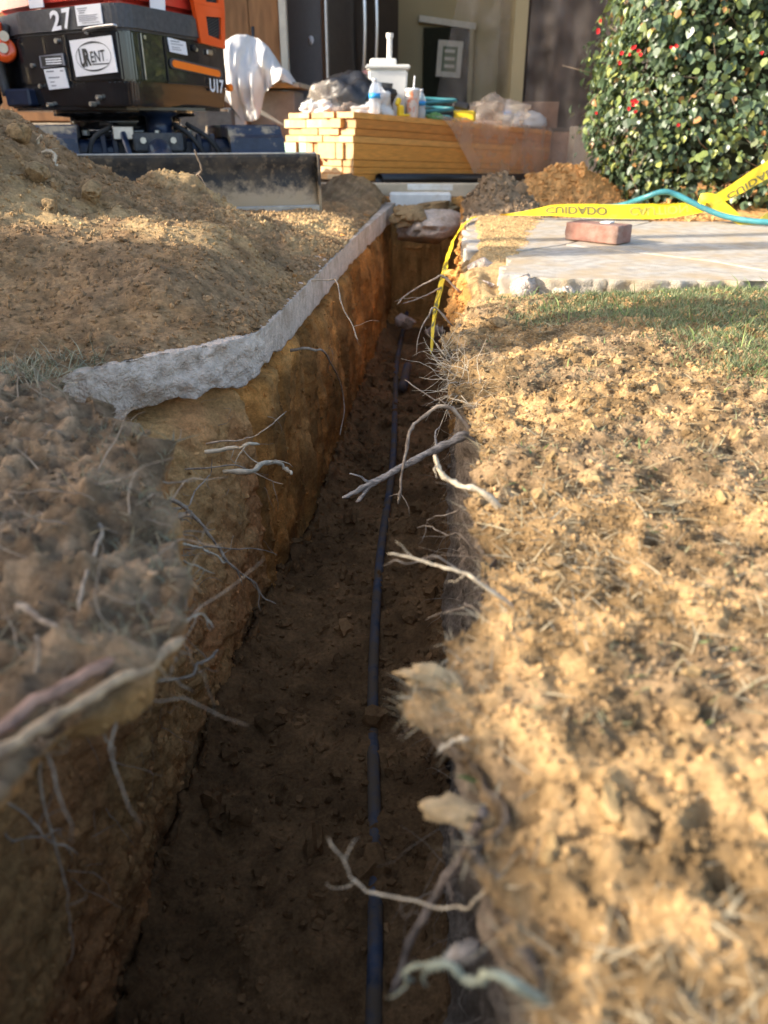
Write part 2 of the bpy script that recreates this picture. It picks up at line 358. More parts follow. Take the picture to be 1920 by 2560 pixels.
dE = np.concatenate([np.linspace(0, .6, 140), np.linspace(.6, 1.5, 130), np.linspace(1.5, 4, 30), np.linspace(4, 30, 8)])[1:]
Y = ys[:, None]
XL = interp(Y, XLp); XR = interp(Y, XRp); LF = interp(Y, LFp); RF = interp(Y, RFp)
open_ = ((Y > T0) & (Y < T1)).astype(float)
sections = []
XA = XL-dA[None, :]; YA = np.repeat(Y, len(dA), 1); ZA = zleft(XA, YA)
# left wall
zB = -DEPTH*tB[None, :]*np.ones_like(Y)
over = sm((.75-Y)/.2); bank = sm((Y-.75)/.15)*(1-sm((Y-1.38)/.1))
wv = over*sm((-zB-.005)/.07)+(1-over)*(bank*sm(-zB/.42)+(1-bank)*sm(-zB/.55))
XB = XL+(LF-XL)*wv-.034*sm((Y-1.12)/.08)*(1-sm((-zB-.085)/.035))
XB = XB-.10*np.exp(-((Y-1.32)/.09)**2)*np.exp(-((zB+.105)/.022)**2)
XC = LF+(RF-LF)*tC[None, :]; zC = -DEPTH*np.ones_like(XC)
zC = zC+.06*(np.clip(np.abs(tC[None, :]-.5)*2, 0, 1)**6)
tDd = tD[None, :]; zD = -DEPTH*(1-tDd)+ (zright(XR+1e-3, Y))*tDd
wd = sm((-zD-.05)/.12)
XD = XR+.035*sm((-zD-.03)/.08)*(1-sm((Y-1.9)/.2))*(1-sm((-zD-.35)/.2))
XD = XD+(RF-XR)*sm((-zD-.1)/.5)
XD = XD-.045*np.exp(-((zD+.13)/.05)**2)*np.exp(-((Y-2.45)/.4)**2)
XE = XR+dE[None, :]; YE = np.repeat(Y, len(dE), 1); ZE = zright(XE, YE)
X = np.concatenate([XA, XB, XC, XD, XE], 1)
er = endramp(Y)
Z = np.concatenate([ZA, zB*open_*er, zC*open_*er, zD*open_*er, ZE], 1)
YY = np.repeat(Y, X.shape[1], 1)
nA, nB, nC, nD, nE = len(dA), len(tB), len(tC), len(tD), len(dE)
sec = np.concatenate([np.full(n, i) for i, n in enumerate((nA, nB, nC, nD, nE))])[None, :].repeat(NR, 0)
closed = (1-open_) > .5
X = np.where(closed & ((sec > 0) & (sec < 4)), np.linspace(0, 1, X.shape[1])[None, :]*0+X, X)
P = np.stack([X, YY, Z], -1).astype(np.float32)
def grid_normals(P):
    du = np.gradient(P, axis=0); dv = np.gradient(P, axis=1)
    n = np.cross(dv, du); return n/np.maximum(np.linalg.norm(n, axis=-1, keepdims=True), 1e-9)
N = grid_normals(P)
near = ((np.abs(X) < 3) & (YY > -3) & (YY < 5.5)).astype(np.float32)
n1 = fbm(P, 4.5, 3, 1); n2 = fbm(P, 18, 3, 11); n3 = fbm(P, 70, 4, 21, .65)
rd = 1-np.abs(fbm(P, 34, 3, 31)); 
PS = P*np.array([1, 1, .14], np.float32); st = fbm(PS, 38, 3, 41)
isA = sec == 0; isB = sec == 1; isC = sec == 2; isD = sec == 3; isE = sec == 4
dl = np.where(isA, XL-X, 1); dr = np.where(isE, X-XR, 1)
scr = isB & (YY > 1.45)
# smooth scraped face of the front pile
smooth_pile = sm((YY-1.3)/.1)*(1-sm((YY-1.95)/.15))*sm((X+1.0)/.2)*isA
nearA = isA & (YY < 1.15)
amp1 = np.select([nearA, isA, isB, isC, isD, isE], [.026, .018, .020, .016, .022, .010])
amp2 = np.select([nearA, isA, scr, isB, isC, isD, isE], [.020+0*X, .012*(1-.6*smooth_pile), .005+0*X, .008+0*X, .014+0*X, .010+0*X, .008+0*X])
amp3 = np.select([nearA, isA, scr, isB, isC, isD, isE], [.007+0*X, .005*(1-.35*smooth_pile), .0022+0*X, .0055+0*X, .0035+0*X, .004+0*X, .0045+0*X])
edge = np.clip(dl/.05, 0.08, 1)
slabzone = (isE & (YY > 1.95) & (YY < 3.65) & (dr > .03))
k = np.where(isA & (YY > 1.1), edge, np.where(isB & (YY > 1.1) & (Z > -.10), .25, 1.0))*np.where(slabzone, .35, 1)
disp = (amp1*n1+amp2*(n2+.5*(rd-.6))+amp3*n3)*k+np.where(scr, .010*st+.016*fbm(P*np.array([1, 1, .08], np.float32), 15, 2, 45), 0)
disp = disp-np.where(isE & (YY < 1.9), .008*sm((fbm(P, 22, 4, 55, .6)-.15)*2.4), 0)+np.where(isE & (YY < 1.2), .003*fbm(P, 75, 3, 57, .6), 0)
lip = np.where(isE, np.exp(-dr/.05), 0)+np.where(isD, np.exp(-np.abs(Z)/.05), 0)
disp = disp+lip*(.018*fbm(P, 13, 3, 51)+.006*n2)*(1-sm((YY-2.0)/.2))
far_damp = np.where(near > 0, 1, .3)
P = P+N*(disp*far_damp)[..., None]
Z2 = P[..., 2]
# albedo
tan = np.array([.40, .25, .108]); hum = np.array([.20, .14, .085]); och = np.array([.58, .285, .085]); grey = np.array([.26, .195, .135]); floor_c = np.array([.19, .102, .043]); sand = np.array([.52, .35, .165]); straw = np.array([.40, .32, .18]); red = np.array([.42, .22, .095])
m1 = sm(.5+.7*fbm(P, 9, 3, 61))[..., None]; m2 = sm(.5+.9*fbm(P, 30, 3, 71))[..., None]; m3 = sm(.5+.9*n3)[..., None]; ms = sm(.5+.8*st)[..., None]
cA = np.array([.25, .152, .074])*(1-.45*m1)+hum*.8*.45*m1; cA = cA*(.8+.4*m2)
turfL = (sm((1.22-YY)/.12)*sm((.25-np.abs(Z2-.0))/.2))[..., None]; cA = cA*(1-.8*turfL)+(np.array([.195, .135, .083])*(.6+.8*m2))*(.8*turfL)
cA = np.where((m3 > .8), cA*1.25, cA); lit_sand = np.clip(1.3*gauss(X, YY, -.30, 2.88, .20, .35)+1.2*gauss(X, YY, -.62, 1.95, .28, .14)+gauss(X, YY, -.70, 2.95, .16, .14), 0, 1)[..., None]*sm(.6+.8*fbm(P, 12, 3, 63))[..., None]; cA = cA*(1-lit_sand)+sand*1.05*lit_sand  # sand colour; on the pile ridge and small mound it paints sunlit patches
lay = sm(.5+.9*fbm(P*np.array([.25, .25, 1], np.float32), 24, 3, 101))[..., None]
cB = och*(1-.6*ms)+tan*.75*(.6*ms); cB = cB*(.6+.5*m1)*(.8+.35*lay)
cBn = (red*(1-m1)+tan*1.05*m1)*(.85+.4*sm((YY-.75)/.15)[..., None])
cB = np.where((YY > 1.45)[..., None], cB, cBn)*(.85+.25*m2)
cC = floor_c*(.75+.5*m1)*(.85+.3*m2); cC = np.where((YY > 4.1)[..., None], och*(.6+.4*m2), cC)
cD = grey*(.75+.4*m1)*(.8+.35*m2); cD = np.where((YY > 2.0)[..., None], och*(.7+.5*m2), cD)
cE = np.array([.385, .245, .112])*(1.1-.25*m1); hm = sm((fbm(P, 7, 4, 81)+.12)*1.7)[..., None]*np.where(slabzone[..., None], 0, 1)
cE = cE*(1-.6*hm)+(hum*1.2)*(.6*hm); cE = cE*(.62+.62*m2)*(.85+.3*m3)
cE = np.where(slabzone[..., None], sand*(.85+.25*m2), cE)
back = (isE & (YY > 3.62))[..., None]
cE = np.where(back, np.where(X[..., None] > .75, np.array([.50, .27, .10]), hum*1.1)*(.8+.4*m2), cE)
cB = cB*np.array([1.0, .90, .80])
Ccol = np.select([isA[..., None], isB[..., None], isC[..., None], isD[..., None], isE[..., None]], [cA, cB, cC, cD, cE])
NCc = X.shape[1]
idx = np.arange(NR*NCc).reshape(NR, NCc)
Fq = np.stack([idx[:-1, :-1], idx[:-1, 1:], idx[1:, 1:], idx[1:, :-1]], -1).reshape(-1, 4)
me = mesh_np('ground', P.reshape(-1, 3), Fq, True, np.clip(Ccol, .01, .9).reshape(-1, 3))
ground = link('ground', me, M_soil); tag(ground, 'brown soil yard cut by a deep narrow trench', None, None, 'structure')
PN = grid_normals(P)
outer = None
def gsample(mask, n, weight=None):
    ii = np.flatnonzero(mask.ravel())
    if weight is None:
        a = np.linalg.norm(np.cross(np.gradient(P, axis=0), np.gradient(P, axis=1)), axis=-1).ravel()[ii]
    else: a = (weight*np.linalg.norm(np.cross(np.gradient(P, axis=0), np.gradient(P, axis=1)), axis=-1)).ravel()[ii]
    a = a/a.sum(); pick = rng.choice(ii, n, p=a)
    return P.reshape(-1, 3)[pick], PN.reshape(-1, 3)[pick], Ccol.reshape(-1, 3)[pick]
def ground_z(x, y, left=False):
    q = P[np.argmin(np.abs(ys-y))]; s = (sec[0] == (0 if left else 4)); q = q[s]
    return float(np.interp(x, q[:, 0], q[:, 2]))
ICO = None
def ico(sub=1):
    bm = bmesh.new(); bmesh.ops.create_icosphere(bm, subdivisions=sub, radius=1)
    V = np.array([v.co[:] for v in bm.verts]); F = np.array([[v.index for v in f.verts] for f in bm.faces]); bm.free(); return V, F
IV, IF = ico(1)
def crumbs(name, pts, nor, cols, rmin, rmax, power=2.5, sink=.3, bright=1.0):
    n = len(pts); r = rmin+(rmax-rmin)*rng.random(n)**power
    V = IV[None]*(1+.32*rng.standard_normal((n, len(IV), 1)).clip(-1.3, 1.3))*r[:, None, None]
    V = V*(1+.3*rng.standard_normal((n, 1, 3)).clip(-1.2, 1.2))
    V = V+(pts+nor*(r*(1-2*sink))[:, None])[:, None, :]
    F = IF[None]+(np.arange(n)*len(IV))[:, None, None]
    c = np.clip(cols*(bright*(.8+.5*rng.random((n, 1)))), .01, .8)
    c = np.repeat(c[:, None, :], len(IV), 1)
    o = link(name, mesh_np(name, V.reshape(-1, 3), F.reshape(-1, 3), False, c.reshape(-1, 3)), M_crumb)
    return o
vis = (YY > .1) & (YY < 3.6)
IV2, IF2 = ico(2)
def ochre_lumps():
    global IV, IF
    p, n_, c_ = gsample(isE & vis & (X < .9) & (YY < 1.5), 170); k = IV, IF; IV, IF = IV2, IF2
    o = crumbs('soil_lumps', p, n_, c_*0+np.array([.36, .245, .115]), .003, .010, 1.8, .42, 1.0); IV, IF = k
    tag(o, 'yellow clay lumps scattered in the sunlit soil', 'soil', None, 'stuff')
def crumb_set(mask, n, rmin, rmax, power, bright, label, n2=0, r2=(.004, .012)):
    o = crumbs('soil_crumbs', *gsample(mask, n), rmin, rmax, power, .3, bright); tag(o, label, 'soil', None, 'stuff')
    if n2:
        global IV, IF
        k = IV, IF; IV, IF = IV2, IF2
        o2 = crumbs('soil_lumps', *gsample(mask, n2), r2[0], r2[1], 2.2, .4, bright); IV, IF = k
        tag(o2, 'larger lumps among the '+label, 'soil', None, 'stuff')
crumb_set(isE & vis & (X < 1.3) & (YY < 2.0) & (YY > .75), 30000, .0006, .0036, 2.4, 1.0, 'loose tan soil crumbs over the sunlit lawn edge', 150, (.004, .009))
ochre_lumps()
crumb_set(isE & vis & (X < .6) & (YY < .8), 26000, .0004, .0024, 2.4, 1.0, 'fine soil crumbs on the sunlit lip nearest the lens')
crumb_set(isA & vis & (X > -1.6) & (YY > 1.2), 30000, .0008, .0048, 2.6, 1.0, 'loose brown soil crumbs on the shaded spoil pile', 220, (.006, .014))
crumb_set((isC | (isD & (YY > 1.9))) & vis, 9000, .001, .007, 2.6, 1.0, 'dark crumbled soil on the trench floor', 420, (.006, .022))
crumb_set(slabzone & (X < 1.2) & (Z2 > -.012), 9000, .0006, .0032, 2.2, 1.0, 'sandy yellow grit spilled over the concrete path', 30, (.003, .007))
crumb_set(isE & (YY > 3.66) & (YY < 4.7) & (X < 1.5), 5000, .002, .012, 2.2, 1.0, 'crumbly orange soil mounds behind the concrete path', 60, (.012, .025))
crumb_set(isC & (YY > 4.2) & (YY < 4.6), 500, .002, .009, 2, 1.0, 'loose soil slumped at the far trench end')
crumb_set((isB | (isA & (YY < 1.2))) & vis & (X > -1), 6000, .0007, .0045, 2.6, 1.0, 'small crumbs stuck to the left trench bank')
crumb_set(isA & (X > -.55) & (X < -.1) & (YY > 2.5) & (YY < 3.3), 4000, .001, .006, 2.2, 1.3, 'yellow sand grains beside the cut slab edge')
def clod_mesh(name, r, seed, flat=.75, ang=.25):
    V, F = ico(4); V = V.copy(); q = V*1.3+seed*3.1
    V *= (1+.42*fbm(q, 1.6, 2, seed)+.24*fbm(q, 4.5, 4, seed+5, .62))[:, None]
    for k in range(14):
        a = rng.standard_normal(3); a /= np.linalg.norm(a); d = V@a; V -= np.clip(d-.66, 0, 9)[:, None]*a*.85
    V *= r*np.array([1, .85, flat])
    c = np.array([.30, .20, .10])*(1+.25*fbm(q, 3, 3, seed+9))[:, None]
    return mesh_np(name, V, F, True, np.clip(c, .02, .8))
def clod(loc, r, seed, label, flat=.75, rz=0, sinkf=.35, colr=None):
    me = clod_mesh('clod', r, seed, flat); o = link('soil_clod', me, M_soil)
    o.location = (loc[0], loc[1], loc[2]+r*flat*(1-2*sinkf)+.004); o.rotation_euler = (random.uniform(-.3, .3), random.uniform(-.3, .3), rz)
    tag(o, label, 'clod', 'lumps of dug soil')
# ------------------------------------------------------------------ left concrete slab along the trench (buried under the spoil)
def slab_strip(name, line, thick, depth, amp, seed, mat_, parent, top_amp=.002, bot_amp=.02, step=.007, ext=0.0, rows=14):
    L = [Vector((*p, 0)) for p in line]; pts = []
    for a, b in zip(L[:-1], L[1:]):
        n = max(2, int((b-a).length/step))
        pts += [a.lerp(b, i/n) for i in range(n)]
    pts.append(L[-1]); n = len(pts)
    A = np.array([p[:] for p in pts]); T = np.gradient(A, axis=0); T /= np.linalg.norm(T, axis=1, keepdims=True)
    O = np.stack([-T[:, 1], T[:, 0], 0*T[:, 0]], 1)   # outward, to the left of travel
    bot = thick*(1+0*A[:, 0])+bot_amp*(.35+.65*sm((1.8-A[:, 1])/.3))*fbm(A, 14, 3, seed)
    prof = [(-depth, 0.0), (-depth*.5, 0), (-.012, 0.0), (-.003, .0015)]+[(0, (i/(rows-1))**1) for i in range(rows)]+[(-.02, 1.02), (-depth, 1.0)]
    V = []
    for j, (o, f) in enumerate(prof):
        zz = -bot*f if j > 3 else -f*np.ones(n)
        q = A+O*o; q[:, 2] = zz
        if 4 <= j < 4+rows:
            aa = amp(A) if callable(amp) else amp; hf = 38
            q = q+O*(aa*(fbm(q, 38, 4, seed+3, .6)+.3))[:, None]
        elif j < 4: q[:, 2] += top_amp*fbm(q, 30, 2, seed+7)
        V.append(q)
    V = np.stack(V, 1); m = V.shape[1]
    idx = np.arange(n*m).reshape(n, m)
    F = np.stack([idx[:-1, :-1], idx[1:, :-1], idx[1:, 1:], idx[:-1, 1:]], -1).reshape(-1, 4)
    me = mesh_np(name, V.reshape(-1, 3), F, True)
    o = link(name, me, mat_, parent); return o
sl = empty('pavement', (-.3, 2.5, 0), None, None, None, 'structure'); sl['label'] = 'thin concrete slab cut along the left side of the trench'
SLP = [(.060, 4.40), (-.030, 3.60), (-.117, 2.83), (-.180, 2.13), (-.222, 1.66), (-.244, 1.49), (-.300, 1.395), (-.39, 1.312), (-.49, 1.212), (-.58, 1.14)]
SLc = [(p.x, p.y) for p in catmull([(x, y, 0) for x, y in SLP], 12)]
slab_strip('slab_edge', SLc, .078, .11, lambda A: .0010+.0065*sm((1.56-A[:, 1])/.10), 3, M_conc, sl, bot_amp=.016, rows=20)
o = crumbs('soil_crumbs', *gsample(isA & (dl < .06) & (YY > 1.2) & (YY < 3), 900), .0015, .006, 2, .3, 1.0); tag(o, 'grit along the top of the concrete slab edge', 'soil', None, 'stuff')
# ------------------------------------------------------------------ right concrete path of irregular slabs
path = empty('path', (.9, 2.8, 0), 'concrete path of large irregular slabs right of the trench', None, None, 'structure')
def paving(poly, seed, rough_edges=(), mat_=M_pave, thick=.085):
    bm = bmesh.new(); pts = []
    n = len(poly)
    for i in range(n):
        a = Vector(poly[i]); b = Vector(poly[(i+1) % n]); k = max(1, int((b-a).length/.012)); rough = i in rough_edges
        for j in range(k):
            p = a.lerp(b, j/k)
            if j > 0:
                nn = Vector((-(b-a).y, (b-a).x)).normalized(); q = np.array([[p.x, p.y, 0]])
                p = p+nn*float(fbm(q, 26, 3, seed)[0])*(.016 if rough else .002)
            pts.append((p, rough))
    rows = [(0, .004), (.002, .001)]+[(.003+(thick-.003)*i/11, 0) for i in range(1, 12)]
    c = Vector((sum(p[0].x for p in pts), sum(p[0].y for p in pts)))/len(pts)
    R = []
    for z, ins in rows:
        r = []
        for p, rg in pts:
            d = (c-p).normalized(); q = np.array([[p.x, p.y, -z]]); k = float(fbm(q, 45, 4, seed+2, .6)[0])*(.009 if rg and z > .002 else .0012)
            pp = p+d*(ins+k+(.01 if z == thick else 0)); r.append(bm.verts.new((pp.x, pp.y, .002*seed % .004-z+.0015*float(vnoise(q, 5, seed)[0]))))
        R.append(r)
    m = len(pts)
    for a, b in zip(R[:-1], R[1:]):
        for i in range(m): bm.faces.new((a[i], b[i], b[(i+1) % m], a[(i+1) % m])).smooth = True
    f = bm.faces.new(R[0]); bm.faces.new(R[-1][::-1])
    bmesh.ops.triangulate(bm, faces=[f])
    bmesh.ops.recalc_face_normals(bm, faces=bm.faces)
    link('paving_slab', bm_mesh('paving_slab', bm), mat_, path)
paving([(.262, 2.58), (.40, 2.55), (.60, 2.72), (1.12, 3.44), (1.10, 3.58), (.36, 3.58)], 1, (0, 5))
paving([(.408, 2.545), (.31, 2.14), (.47, 2.07), (.80, 2.045), (1.02, 2.05), (1.066, 2.16), (.967, 2.364), (.808, 2.525), (.606, 2.712)], 2, (0, 1, 2, 3))
paving([(.612, 2.718), (.815, 2.531), (.974, 2.369), (1.073, 2.162), (1.028, 2.05), (2.6, 2.0), (2.6, 3.55), (1.127, 3.435)], 3, ())
for i, (x, y, z, r, lb) in enumerate([(.30, 2.44, -.035, .060, 'rough concrete lump under the left corner of the path'), (.37, 2.08, -.035, .055, 'broken concrete lump at the front corner of the path'), (.47, 2.02, -.04, .042, 'smaller concrete lump along the front of the path'), (.285, 2.25, -.06, .045, 'dusty concrete lump on the trench lip by the path')]):
    o = link('concrete_rubble', clod_mesh('concrete_rubble', r, 50+i, .7), None); o.data.materials.clear(); o.data.materials.append(M_conc); o.location = (x, y, z); o.rotation_euler = (0, 0, i); tag(o, lb, 'concrete', 'broken concrete by the path')
# ------------------------------------------------------------------ grass, straw, fine roots (stuff)
def blades(name, pts, nor, L, wd, lean, colA, colB, label, droop=.5, flat=0, up=None):
    n = len(pts); L = L[0]+(L[1]-L[0])*rng.random(n); W = wd*(.6+.8*rng.random(n))
    az = rng.random(n)*6.2832; h = np.stack([np.cos(az), np.sin(az), np.zeros(n)], 1)
    ln = lean*(.3+rng.random(n)); 
    u = nor*.35+np.array([0, 0, .65]) if up is None else np.repeat(np.array([up]), n, 0)
    d0 = u*(1-flat)+h*ln[:, None]; d0 /= np.linalg.norm(d0, axis=1, keepdims=True)
    d1 = d0+h*droop*rng.random((n, 1)); d1[:, 2] -= .25*droop; d1 /= np.linalg.norm(d1, axis=1, keepdims=True)
    s = np.cross(d0, np.array([0, 0, 1.])+.3*rng.standard_normal((n, 3))); s /= np.linalg.norm(s, axis=1, keepdims=True)
    p0 = pts-nor*.003; p1 = p0+d0*(L*.5)[:, None]; p2 = p1+d1*(L*.5)[:, None]
    V = np.stack([p0-s*W[:, None], p0+s*W[:, None], p1-s*(W*.8)[:, None], p1+s*(W*.8)[:, None], p2], 1)
    b = (np.arange(n)*5)[:, None]
    F = np.concatenate([b+np.array([[0, 1, 3]]), b+np.array([[0, 3, 2]]), b+np.array([[2, 3, 4]])], 0)
    t = rng.random((n, 1)); c = np.array(colA)*(1-t)+np.array(colB)*t; c *= (.75+.5*rng.random((n, 1)))
    c = np.repeat(c[:, None, :], 5, 1)
    o = link(name, mesh_np(name, V.reshape(-1, 3), F, False, np.clip(c, .01, .8).reshape(-1, 3)), M_grass)
    return tag(o, label, 'grass', None, 'stuff')
lawn = sm((X-.34-.28*(1.7-YY)-.10*n1)/.20)*sm((YY-.95)/.35)*np.where((YY > 1.1) & (YY < 2.06), 1, .0)*isE
blades('lawn_grass', *gsample(isE & (X < 1.7) & (X > .15) & (lawn > .05), 60000, lawn)[:2], (.008, .024), .0010, .8, (.09, .14, .045), (.33, .34, .18), 'short green lawn grass in front of the concrete path')
blades('lawn_grass', *gsample(isE & (X < 1.7) & (X > .2) & (lawn > .4), 300, lawn)[:2], (.03, .06), .0013, .6, (.12, .22, .04), (.34, .40, .14), 'longer pale grass blades standing above the lawn', .8)
dry = isE & (YY > .12) & (YY < 2.0) & (X < 1.5)
wd_ = sm(.45+.9*fbm(P, 6, 3, 91))+.15
blades('dry_straw', *gsample(dry & (YY > .7), 5000, wd_)[:2], (.014, .05), .0008, 1.4, (.50, .42, .25), (.26, .19, .10), 'dry straw and dead grass strewn over the bare soil', .4, .75)
blades('pale_straw', *gsample(dry & (YY < .8) & (X < .7), 3600, wd_)[:2], (.010, .045), .0009, 1.5, (.56, .47, .30), (.34, .26, .15), 'pale straw pieces on the soil nearest the lens', .4, .7)
blades('green_sprigs', *gsample(dry & (hm[..., 0] > .5), 900)[:2], (.008, .025), .0012, .9, (.12, .20, .05), (.24, .30, .12), 'small green sprigs in the torn turf', .6, .3)
blades('matted_fibres', *gsample(dry, 80000, wd_)[:2], (.005, .026), .00055, 1.6, (.58, .46, .27), (.20, .135, .07), 'short matted root fibres covering the sunlit soil', .5, .7)
blades('dry_grass_patch', *gsample(dry & (hm[..., 0] > .6), 7000)[:2], (.006, .022), .0006, 1.1, (.25, .27, .13), (.40, .36, .20), 'grey green dead turf patches on the sunlit soil', .6, .4)
blades('dry_straw', *gsample(isA & (YY < 1.25) & (YY > .15) & (X > -.75), 2600)[:2], (.012, .035), .0009, 1.2, (.22, .17, .10), (.15, .13, .07), 'matted dead grass on the shaded left turf', .5, .6)
tm = isA & (((X+.47)**2/.14**2+(YY-1.17)**2/.10**2) < 1)
blades('grass_tuft', *gsample(tm, 420)[:2], (.02, .06), .0008, 1.2, (.13, .15, .08), (.36, .32, .22), 'wilted grass tuft at the broken end of the slab', .9)
tl = (isA & (dl < .05) | isB & (Z2 > -.06)) & (YY > .42) & (YY < .85)
blades('grass_fringe', *gsample(tl, 1500)[:2], (.006, .02), .0006, 1.0, (.15, .15, .09), (.30, .26, .17), 'pale grass fringe on the nearest left turf edge', .8)
def fine_roots(name, pts, nor, n_seg, L, r, label, matx, down=.35, spread=.8):
    V = []; F = []
    for p, nn in zip(pts, nor):
        d = Vector(nn)+Vector(rng.standard_normal(3))*spread*.5; d.z -= .1; d.normalize()
        q = Vector(p)-Vector(nn)*.01; P_ = [q]; l = random.uniform(*L)/n_seg
        for i in range(n_seg):
            d = (d+Vector(rng.standard_normal(3))*.28+Vector((0, 0, -down*.3))).normalized(); q = q+d*l; P_.append(q)
        rr = random.uniform(.5, 1)*r
        v, f = tube_geo(P_, [rr*(1-.75*i/n_seg) for i in range(n_seg+1)], 4, 0, len(V)); V += v; F += f
    return tag(link(name, faces_mesh(name, V, F), matx), label, 'roots', None, 'stuff')
fine_roots('fine_roots', *gsample((isD & (Z2 > -.42) & (Z2 < -.02)) & (YY > .35) & (YY < 1.9), 260)[:2], 7, (.03, .12), .0008, 'fine hair roots hanging from the right trench wall', M_root)
fine_roots('fine_roots', *gsample((isB & (Z2 > -.35)) & (YY > .5) & (YY < 1.5), 150)[:2], 7, (.02, .09), .0008, 'fine hair roots on the left trench bank', M_root)
tu = (isE & (dr < .05) | isD & (Z2 > -.06)) & (YY > 1.18) & (YY < 1.6)
fine_roots('root_tangle', *gsample(tu, 110)[:2], 6, (.03, .11), .0014, 'tangle of pale straw roots at the right trench lip', M_root_pale, .2, 1.0)
fine_roots('fine_roots', *gsample((isA & (dl < .28) | isB & (Z2 > -.08)) & (YY < .95) & (YY > .36), 150)[:2], 6, (.03, .10), .0013, 'blurred thin roots matted over the left turf', M_root, .2, 1.4)
# ------------------------------------------------------------------ individual roots
def root(label, pts, r, mode, a, b, side, matx=None, taper=.35, name='root', n=4, wob=.18, cat='root', jit=.0016, parent=None, dig=.05, hairs=2):
    m = len(pts); W = []
    for i, (u, v) in enumerate(pts):
        q = a+(b-a)*i/max(1, m-1)
        W.append(at(u, v, q) if mode == 'Y' else atx(u, v, q) if mode == 'X' else atz(u, v, q))
    if side: W = [W[0]+Vector((side*dig, 0, -.045 if side > 0 else -.004))]+W
    Pp = catmull(W, n)
    nz_ = rng.standard_normal((len(Pp), 3)); nz_ = (nz_+np.roll(nz_, 1, 0)+np.roll(nz_, -1, 0))*.6; Pp = [p+Vector(q_)*jit*.75 for p, q_ in zip(Pp, nz_)]
    mm = len(Pp); kn = 1+.16*np.sin(np.arange(mm)*1.7+rng.random()*6)+.10*rng.standard_normal(mm); R = [.82*r*kn[i]*(1+(taper-1)*(i/(mm-1))**.8) for i in range(mm)]; R[-1] *= .45
    V, F = tube_geo(Pp, R, 8, wob*.7)
    o = link(name, faces_mesh(name, V, F), matx or M_root, parent)
    if parent is None:
        tag(o, label, cat, 'roots sticking out of the trench sides')
        for h_ in range(hairs):
            i = int(mm*rng.uniform(.3, .92)); p = Pp[i]; d = Vector(rng.standard_normal(3))+Vector((-.2*side, -.2, -.5)); d.normalize(); Lh = rng.uniform(.012, .045)*(.6+Pp[0].y*.5)
            hp = [p]
            for k_ in range(4): d = (d+Vector(rng.standard_normal(3))*.35).normalized(); hp.append(hp[-1]+d*Lh/4)
            v_, f_ = tube_geo(hp, [max(.0005, r*.25)*(1-.18*k_) for k_ in range(5)], 5); link('rootlet', faces_mesh('rootlet', v_, f_), matx or M_root, o)
    return o
g = root('thick grey shaggy root reaching left across the trench, forked at its tip', [(1175, 1090), (1120, 1112), (1062, 1136), (1005, 1168), (953, 1194), (900, 1222), (855, 1244)], .0115, 'Y', 1.2, 1.12, 1, M_root_grey, .38, wob=.3)
root(None, [(975, 1184), (948, 1205), (915, 1232), (890, 1256)], .006, 'Y', 1.155, 1.12, 0, M_root_grey, .6, name='fork', wob=.3, parent=g)
root('curving pale root drooping in front of the forked grey root', [(1110, 1014), (1051, 1049), (1025, 1081), (1015, 1132), (1004, 1183), (1001, 1225), (993, 1262)], .0042, 'Y', 1.12, 1.05, 1, M_root, .5)
root('sunlit yellow splintered root bent upward at the right lip', [(1206, 1230), (1163, 1222), (1127, 1204), (1101, 1175), (1083, 1139)], .0042, 'Y', .77, .80, 1, M_root_pale, .8, wob=.35)
root('bright white straight root slanting out of the right lip', [(1206, 1461), (1152, 1429), (1080, 1409), (1025, 1396), (971, 1382)], .0026, 'Y', .58, .60, 1, M_root_pale, .4)
root('thin root running beside the bright white straight root', [(1110, 1402), (1060, 1400), (1000, 1405), (957, 1413)], .0016, 'Y', .66, .66, 1, M_root, .3)
root('long drooping root hanging from the left wall below the slab', [(783, 873), (805, 879), (837, 919), (855, 980), (861, 1031), (850, 1089)], .0038, 'X', -.155, -.10, -1, M_root, .45)
root('stubby pale root bent over at its blunt end', [(631, 1176), (660, 1157), (690, 1160), (713, 1169), (728, 1186)], .0058, 'X', -.225, -.165, -1, M_root_pale, .75)
g = root('longest brown root on the left bank, bending down to a forked thin tip', [(386, 1234), (443, 1258), (482, 1287), (511, 1320), (549, 1373), (578, 1417), (627, 1451), (660, 1488), (687, 1510)], .0052, 'X', -.315, -.17, -1, M_root, .25, hairs=6)
root(None, [(627, 1451), (642, 1470), (648, 1490), (652, 1528)], .0016, 'X', -.195, -.185, 0, M_root, .4, name='fork', parent=g)
root('broken stub of a brown root at the head of the longest left root', [(395, 1312), (430, 1300), (462, 1285), (480, 1276)], .0058, 'X', -.30, -.27, -1, M_copper, .9)
root('pale root joining the longest left root from the turf edge', [(395, 1369), (463, 1361), (500, 1370), (535, 1383), (564, 1407)], .0026, 'X', -.27, -.215, -1, M_root_pale, .6)
root('thin horizontal root on the left bank pointing right', [(549, 1369), (627, 1371), (665, 1380), (699, 1390)], .0018, 'X', -.235, -.17, -1, M_root, .4)
root('short pale root below the longest left root', [(448, 1398), (482, 1417), (540, 1435)], .0022, 'X', -.25, -.21, -1, M_root_pale, .4)
root('thin root forking upward on the left bank', [(467, 1265), (487, 1229), (515, 1200), (530, 1181), (530, 1147)], .0022, 'X', -.31, -.29, -1, M_root, .5)
root('thin root crossing to the right below the stubby bent root', [(535, 1171), (588, 1166), (641, 1186), (680, 1203), (708, 1214)], .0022, 'X', -.29, -.16, -1, M_root, .4)
root('thin root pointing up and right below the cavity under the slab', [(588, 1101), (627, 1094), (665, 1070), (713, 1024)], .0018, 'X', -.235, -.16, -1, M_root, .5)
